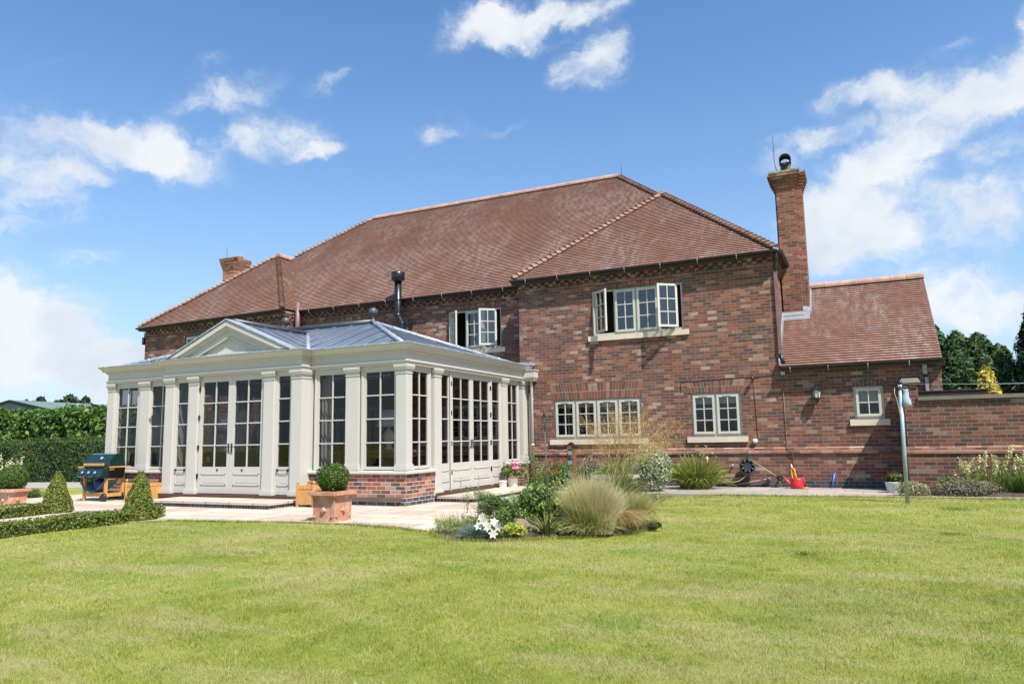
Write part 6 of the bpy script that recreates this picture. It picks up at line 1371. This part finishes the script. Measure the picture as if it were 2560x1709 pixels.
tuft(pm, rs, 520, (-3.45, -8.9, -.05), .40, .30, .35, .006, [((.17, .24, .06), 2), ((.28, .31, .10), 2), ((.38, .34, .16), 1)], 3, .3, .8, hvar=.7); tuft(pm, rs, 60, (-3.15, -8.95, -.05), .08, .30, .7, .016, [((.17, .20, .06), 2), ((.26, .24, .10), 1)], 4, .2, 1.); pm.build('stems', M['leaf'], t)
for x, y, z in ((-3.35, -9.2, .16), (-3.62, -9.1, .12), (-3.30, -9.05, .24), (-3.55, -9.3, .07), (-3.2, -9.2, .20)): pm = PM(); P = np.array([[x, y, z]])+rs.normal(0, .012, (9, 3)); pm.leaves(P, np.tile([[.2, -.6, .8]], (9, 1)), .028, .6, .4, [((.78, .76, .72), 1)], rs)
pm.build('flower', M['petal'], t)
LG = [((.07, .14, .025), 3), ((.12, .20, .035), 3), ((.19, .27, .05), 2), ((.05, .09, .02), 1)]
shrub('leafy_shrub', (-2.62, -7.9, .24), (.34, .34, .36), 2400, .06, LG, 95, 'mid green leafy shrub in the middle of the bed left of the tussock', thick=.6, lump=.25)
shrub('leafy_perennial', (-2.2, -8.35, .17), (.26, .2, .26), 1200, .06, [((.16, .24, .04), 2), ((.25, .31, .06), 2), ((.09, .15, .03), 1), ((.34, .16, .06), .4)], 96, 'yellowish green perennial leaning on the feather grass', thick=.6, lump=.25, trunk=False)
flowering('low_perennial', (-2.85, -8.55, .06), (.34, .24, .16), 1500, .05, LG, 'flower', 4, .022, [((.60, .50, .12), 1)], 105, 'low green perennial filling the bed between the juniper and the rock', 'plant', .45, .2)
flowering('red_crocosmia', (-2.95, -6.4, .50), (.24, .22, .28), 900, .08, LG, 'flower', 11, .030, [((.60, .05, .03), 2), ((.70, .16, .05), 1)], 97, 'green clump with small red flowers in front of the bee post', 'plant', .25, .1, base=-.03)
flowering('lavender', (-2.90, -6.9, .24), (.18, .16, .20), 700, .05, [((.20, .27, .20), 2), ((.28, .33, .26), 1)], 'flower', 16, .022, [((.42, .38, .58), 1), ((.70, .70, .74), 1)], 98, 'grey-green lavender with pale flowers behind the leafy shrub', 'plant', .2, .2, base=-.03)
flowering('purple_geranium', (-3.85, -7.35, .06), (.16, .16, .14), 350, .04, LG, 'flower', 7, .022, [((.28, .10, .34), 1), ((.42, .22, .45), 1)], 99, 'small purple flowered plant at the back left edge of the juniper', 'plant', .6, .2)
shrub('herb_mound', (-2.0, -8.9, -.0), (.16, .10, .09), 420, .04, LG, 100, 'low green herb between the metal rod and the big tussock', trunk=False, zmin=-.3)
shrub('dark_sprig', (-1.02, -7.95, -.02), (.13, .09, .08), 200, .06, [((.04, .08, .02), 2), ((.10, .14, .03), 1)], 101, 'dark low sprig at the right end of the bed', trunk=False, zmin=-.3, thick=.6)
flowering('bed_infill', (-2.3, -6.6, .10), (.7, .9, .30), 2600, .055, LG, 'flower', 14, .025, [((.60, .18, .08), 1), ((.74, .72, .66), 1)], 102, 'mixed low planting filling the middle of the bed behind the tussocks', 'plant', .45, .1)
# climber by the drainpipe
t = thing('climbing_rose', (-5.95, -.75, 0.), 'leggy climber with sparse leaves beside the cream drainpipe', 'plant'); pm = PM(); rs = np.random.RandomState(103); wm = MB()
for x, y, h in ((-6.0, -.6, .98), (-6.12, -.75, .75), (-5.86, -.7, .70), (-5.72, -.8, .50), (-6.2, -.95, .55), (-5.6, -.9, .38)):
    e = np.array([x+rs.normal(0, .04), y, h]); b = np.array([-5.93+rs.normal(0, .1), -.75, .0]); wm.tube([b, (b+e)/2+rs.normal(0, .03, 3), e], [.012, .009, .004], 5); k = 120; f = rs.uniform(.1, 1.03, k); P = b+(e-b)*f[:, None]+rs.normal(0, .055, (k, 3)); pm.leaves(P, rs.normal(0, 1, (k, 3)), .055, .55, .6, LG+[((.30, .27, .12), 1)], rs)
pm.build('leaves', M['leaf'], t); wm.build('branches', M['bark'], t)
flowering('mixed_perennials', (-4.9, -1.2, .26), (.75, .45, .34), 2800, .06, LG, 'flower', 12, .026, [((.62, .10, .06), 1), ((.75, .72, .66), 1)], 104, 'mixed green perennials with small flowers below the long kitchen window', 'plant', .5, .1, base=0.)
# metal rod with wrought finial
t = thing('plant_support_rod', (-2.07, -9.1, -.05), 'tall rusty metal rod with scrolled wrought finial standing in the bed', 'garden stake'); rx, ry = -2.075, -9.1
m = MB(); m.tube([(-2.065, ry, -.1), (-2.10, ry, 1.28)], .011, 8); m.build('rod', M['iron'], t)
m = MB(); X = -2.10
def scroll(cx, cz, r, s, turns=1.4, flip=1):
    pts = []
    for k in range(22):
        a = k/21*turns*6.283; q = r*(1-k/21*.75); pts.append((cx+s*(r-q*math.cos(a)), ry, cz+flip*q*math.sin(a)))
    m.tube(pts, .005, 5)
for s in (1, -1): scroll(X, 1.33, .050, s, 1.3, 1); scroll(X, 1.24, .038, s, 1.3, -1); scroll(X, 1.06, .030, s, 1.2, -1); scroll(X, 1.44, .022, s, 1.1, 1)
m.tube([(X, ry, 1.26), (X, ry, 1.50)], .007, 6); m.lathe((X, ry, 1.46), [(.004, 0), (.018, .02), (.024, .05), (.014, .09), (.0, .13)], 8); m.lathe((X, ry, 1.38), [(.008, 0), (.016, .01), (.008, .025)], 8); m.build('finial', M['iron'], t)
# wooden post with glass blocks
t = thing('wooden_bee_post', (-3.3, -5., -.03), 'pointed wooden garden post with three blue glass blocks', 'post'); px_, py_ = -3.30, -5.0
m = MB(); m.box(px_-.065, px_+.065, py_-.06, py_+.06, -.1, 1.03); m.face([(px_-.065, py_-.06, 1.03), (px_+.065, py_-.06, 1.03), (px_, py_-.06, 1.085)]); m.face([(px_+.065, py_+.06, 1.03), (px_-.065, py_+.06, 1.03), (px_, py_+.06, 1.085)]); m.build('post', M['beewood'], t)
m = MB()
for s in (1, -1):
    a = [(px_+s*.085, py_-.075, 1.02), (px_, py_-.075, 1.098), (px_, py_+.075, 1.098), (px_+s*.085, py_+.075, 1.02)]; b = [(x, y, z+.016) for x, y, z in a]
    (m.hexa(a[::-1], b[::-1]) if s > 0 else m.hexa(a, b))
m.build('roof', M['black'], t)
for z in (.92, .745, .565):
    m = MB(); m.box(px_-.032, px_+.032, py_-.10, py_-.06, z-.04, z+.035); m.build('glass_block', simple('blue_glass_block', (.16, .24, .32), .12, .3, 20.) if 'blue_glass_block' not in bpy.data.materials else bpy.data.materials['blue_glass_block'], t); m = MB(); m.box(px_-.04, px_+.04, py_-.066, py_-.058, z+.025, z+.065); m.build('hole', M['black'], t)

# ------------------------------------------------------------------ border by the garden wall
shrub('thyme_mat', (2.42, -1.95, .10), (.30, .22, .17), 1700, .035, [((.33, .33, .16), 2), ((.24, .24, .13), 2), ((.42, .38, .24), 1)], 111, 'low sandy green herb mound spilling round the washing line pole', trunk=False, zmin=-.5, corecol=(.08, .07, .04))
shrub('purple_sage', (3.3, -1.78, .10), (.66, .30, .19), 4200, .04, [((.17, .15, .11), 3), ((.24, .22, .15), 2), ((.26, .25, .13), 1.5), ((.13, .12, .07), 1)], 112, 'long low mat of dusky purple-brown sage in the border', trunk=False, zmin=-.5, corecol=(.05, .04, .03))
shrub('green_sprig', (3.05, -1.55, .20), (.16, .12, .14), 220, .09, [((.14, .24, .04), 1), ((.09, .17, .03), 1)], 113, 'few bright green leaves poking above the sage mat', trunk=False, asp=.35)
t = thing('pale_flower_spikes', (3.9, -1.4, 0), 'tall pale yellow flower spikes against the garden wall at the right', 'plant'); pm = PM(); fm = PM(); rs = np.random.RandomState(114)
SP = [(3.283, .654), (3.38, .641), (3.536, .678), (3.626, .715), (3.742, .815), (3.875, .739), (4.0, .602), (4.088, .762), (4.176, .922), (4.241, .724), (3.186, .415), (3.70, .60), (4.05, .62), (4.30, .66), (4.36, .78), (4.12, .84), (3.45, .56), (3.9, .60), (4.45, .70)]
for x, z in SP:
    b = np.array([[3.55+(x-3.55)*.55+rs.normal(0, .03), -1.4+rs.normal(0, .08), .05]]); e = np.array([[x, -1.4+rs.normal(0, .06), z]]); pm.blades(b, e, rs.normal(0, .02, (1, 3)), .012, [((.20, .27, .06), 1)], rs, 5)
    k = 80; f = 1-rs.uniform(0, .27, k)/max(.3, z); P = b+(e-b)*f[:, None]+rs.normal(0, .021, (k, 3)); fm.leaves(P, rs.normal(0, 1, (k, 3)), .042, .75, .6, [((.66, .64, .38), 3), ((.58, .58, .26), 2), ((.44, .46, .14), 1)], rs)
tuft(pm, rs, 230, (3.75, -1.4, .03), .32, .48, .4, .018, [((.16, .24, .045), 2), ((.24, .30, .07), 2)], 4, .25, .5); pm.build('leaves', M['leaf'], t); fm.build('flower', M['petal'], t)
t = thing('iris_clump', (4.3, -1.55, 0), 'dark green sword leaved iris clump at the right end of the border', 'plant'); pm = PM(); rs = np.random.RandomState(115)
tuft(pm, rs, 260, (4.35, -1.6, .0), .28, .58, .38, .024, [((.09, .17, .03), 3), ((.15, .24, .045), 2), ((.06, .11, .02), 1)], 5, .2, .7); pm.build('leaves', M['leaf'], t)
t = thing('cream_lupins', (-18.8, -6., -.08), 'cream flower spikes behind the far left terracotta pot', 'plant'); pm = PM(); fm = PM(); rs = np.random.RandomState(116)
for i in range(13):
    x = -19.25+i*.075+rs.normal(0, .03); z = .72+.20*math.sin(i*1.7)+rs.normal(0, .04); b = np.array([[x+rs.normal(0, .03), -6+rs.normal(0, .1), -.05]]); e = np.array([[x, -6+rs.normal(0, .1), z]]); pm.blades(b, e, rs.normal(0, .02, (1, 3)), .015, [((.20, .27, .06), 1)], rs, 4)
    k = 46; f = 1-rs.uniform(0, .4, k); P = b+(e-b)*f[:, None]+rs.normal(0, .022, (k, 3)); fm.leaves(P, rs.normal(0, 1, (k, 3)), .045, .75, .6, [((.70, .62, .38), 3), ((.74, .70, .52), 2)], rs)
tuft(pm, rs, 200, (-18.8, -6., -.08), .38, .5, .4, .025, LG, 4, .3, .6); pm.build('leaves', M['leaf'], t); fm.build('flower', M['petal'], t)
finish()
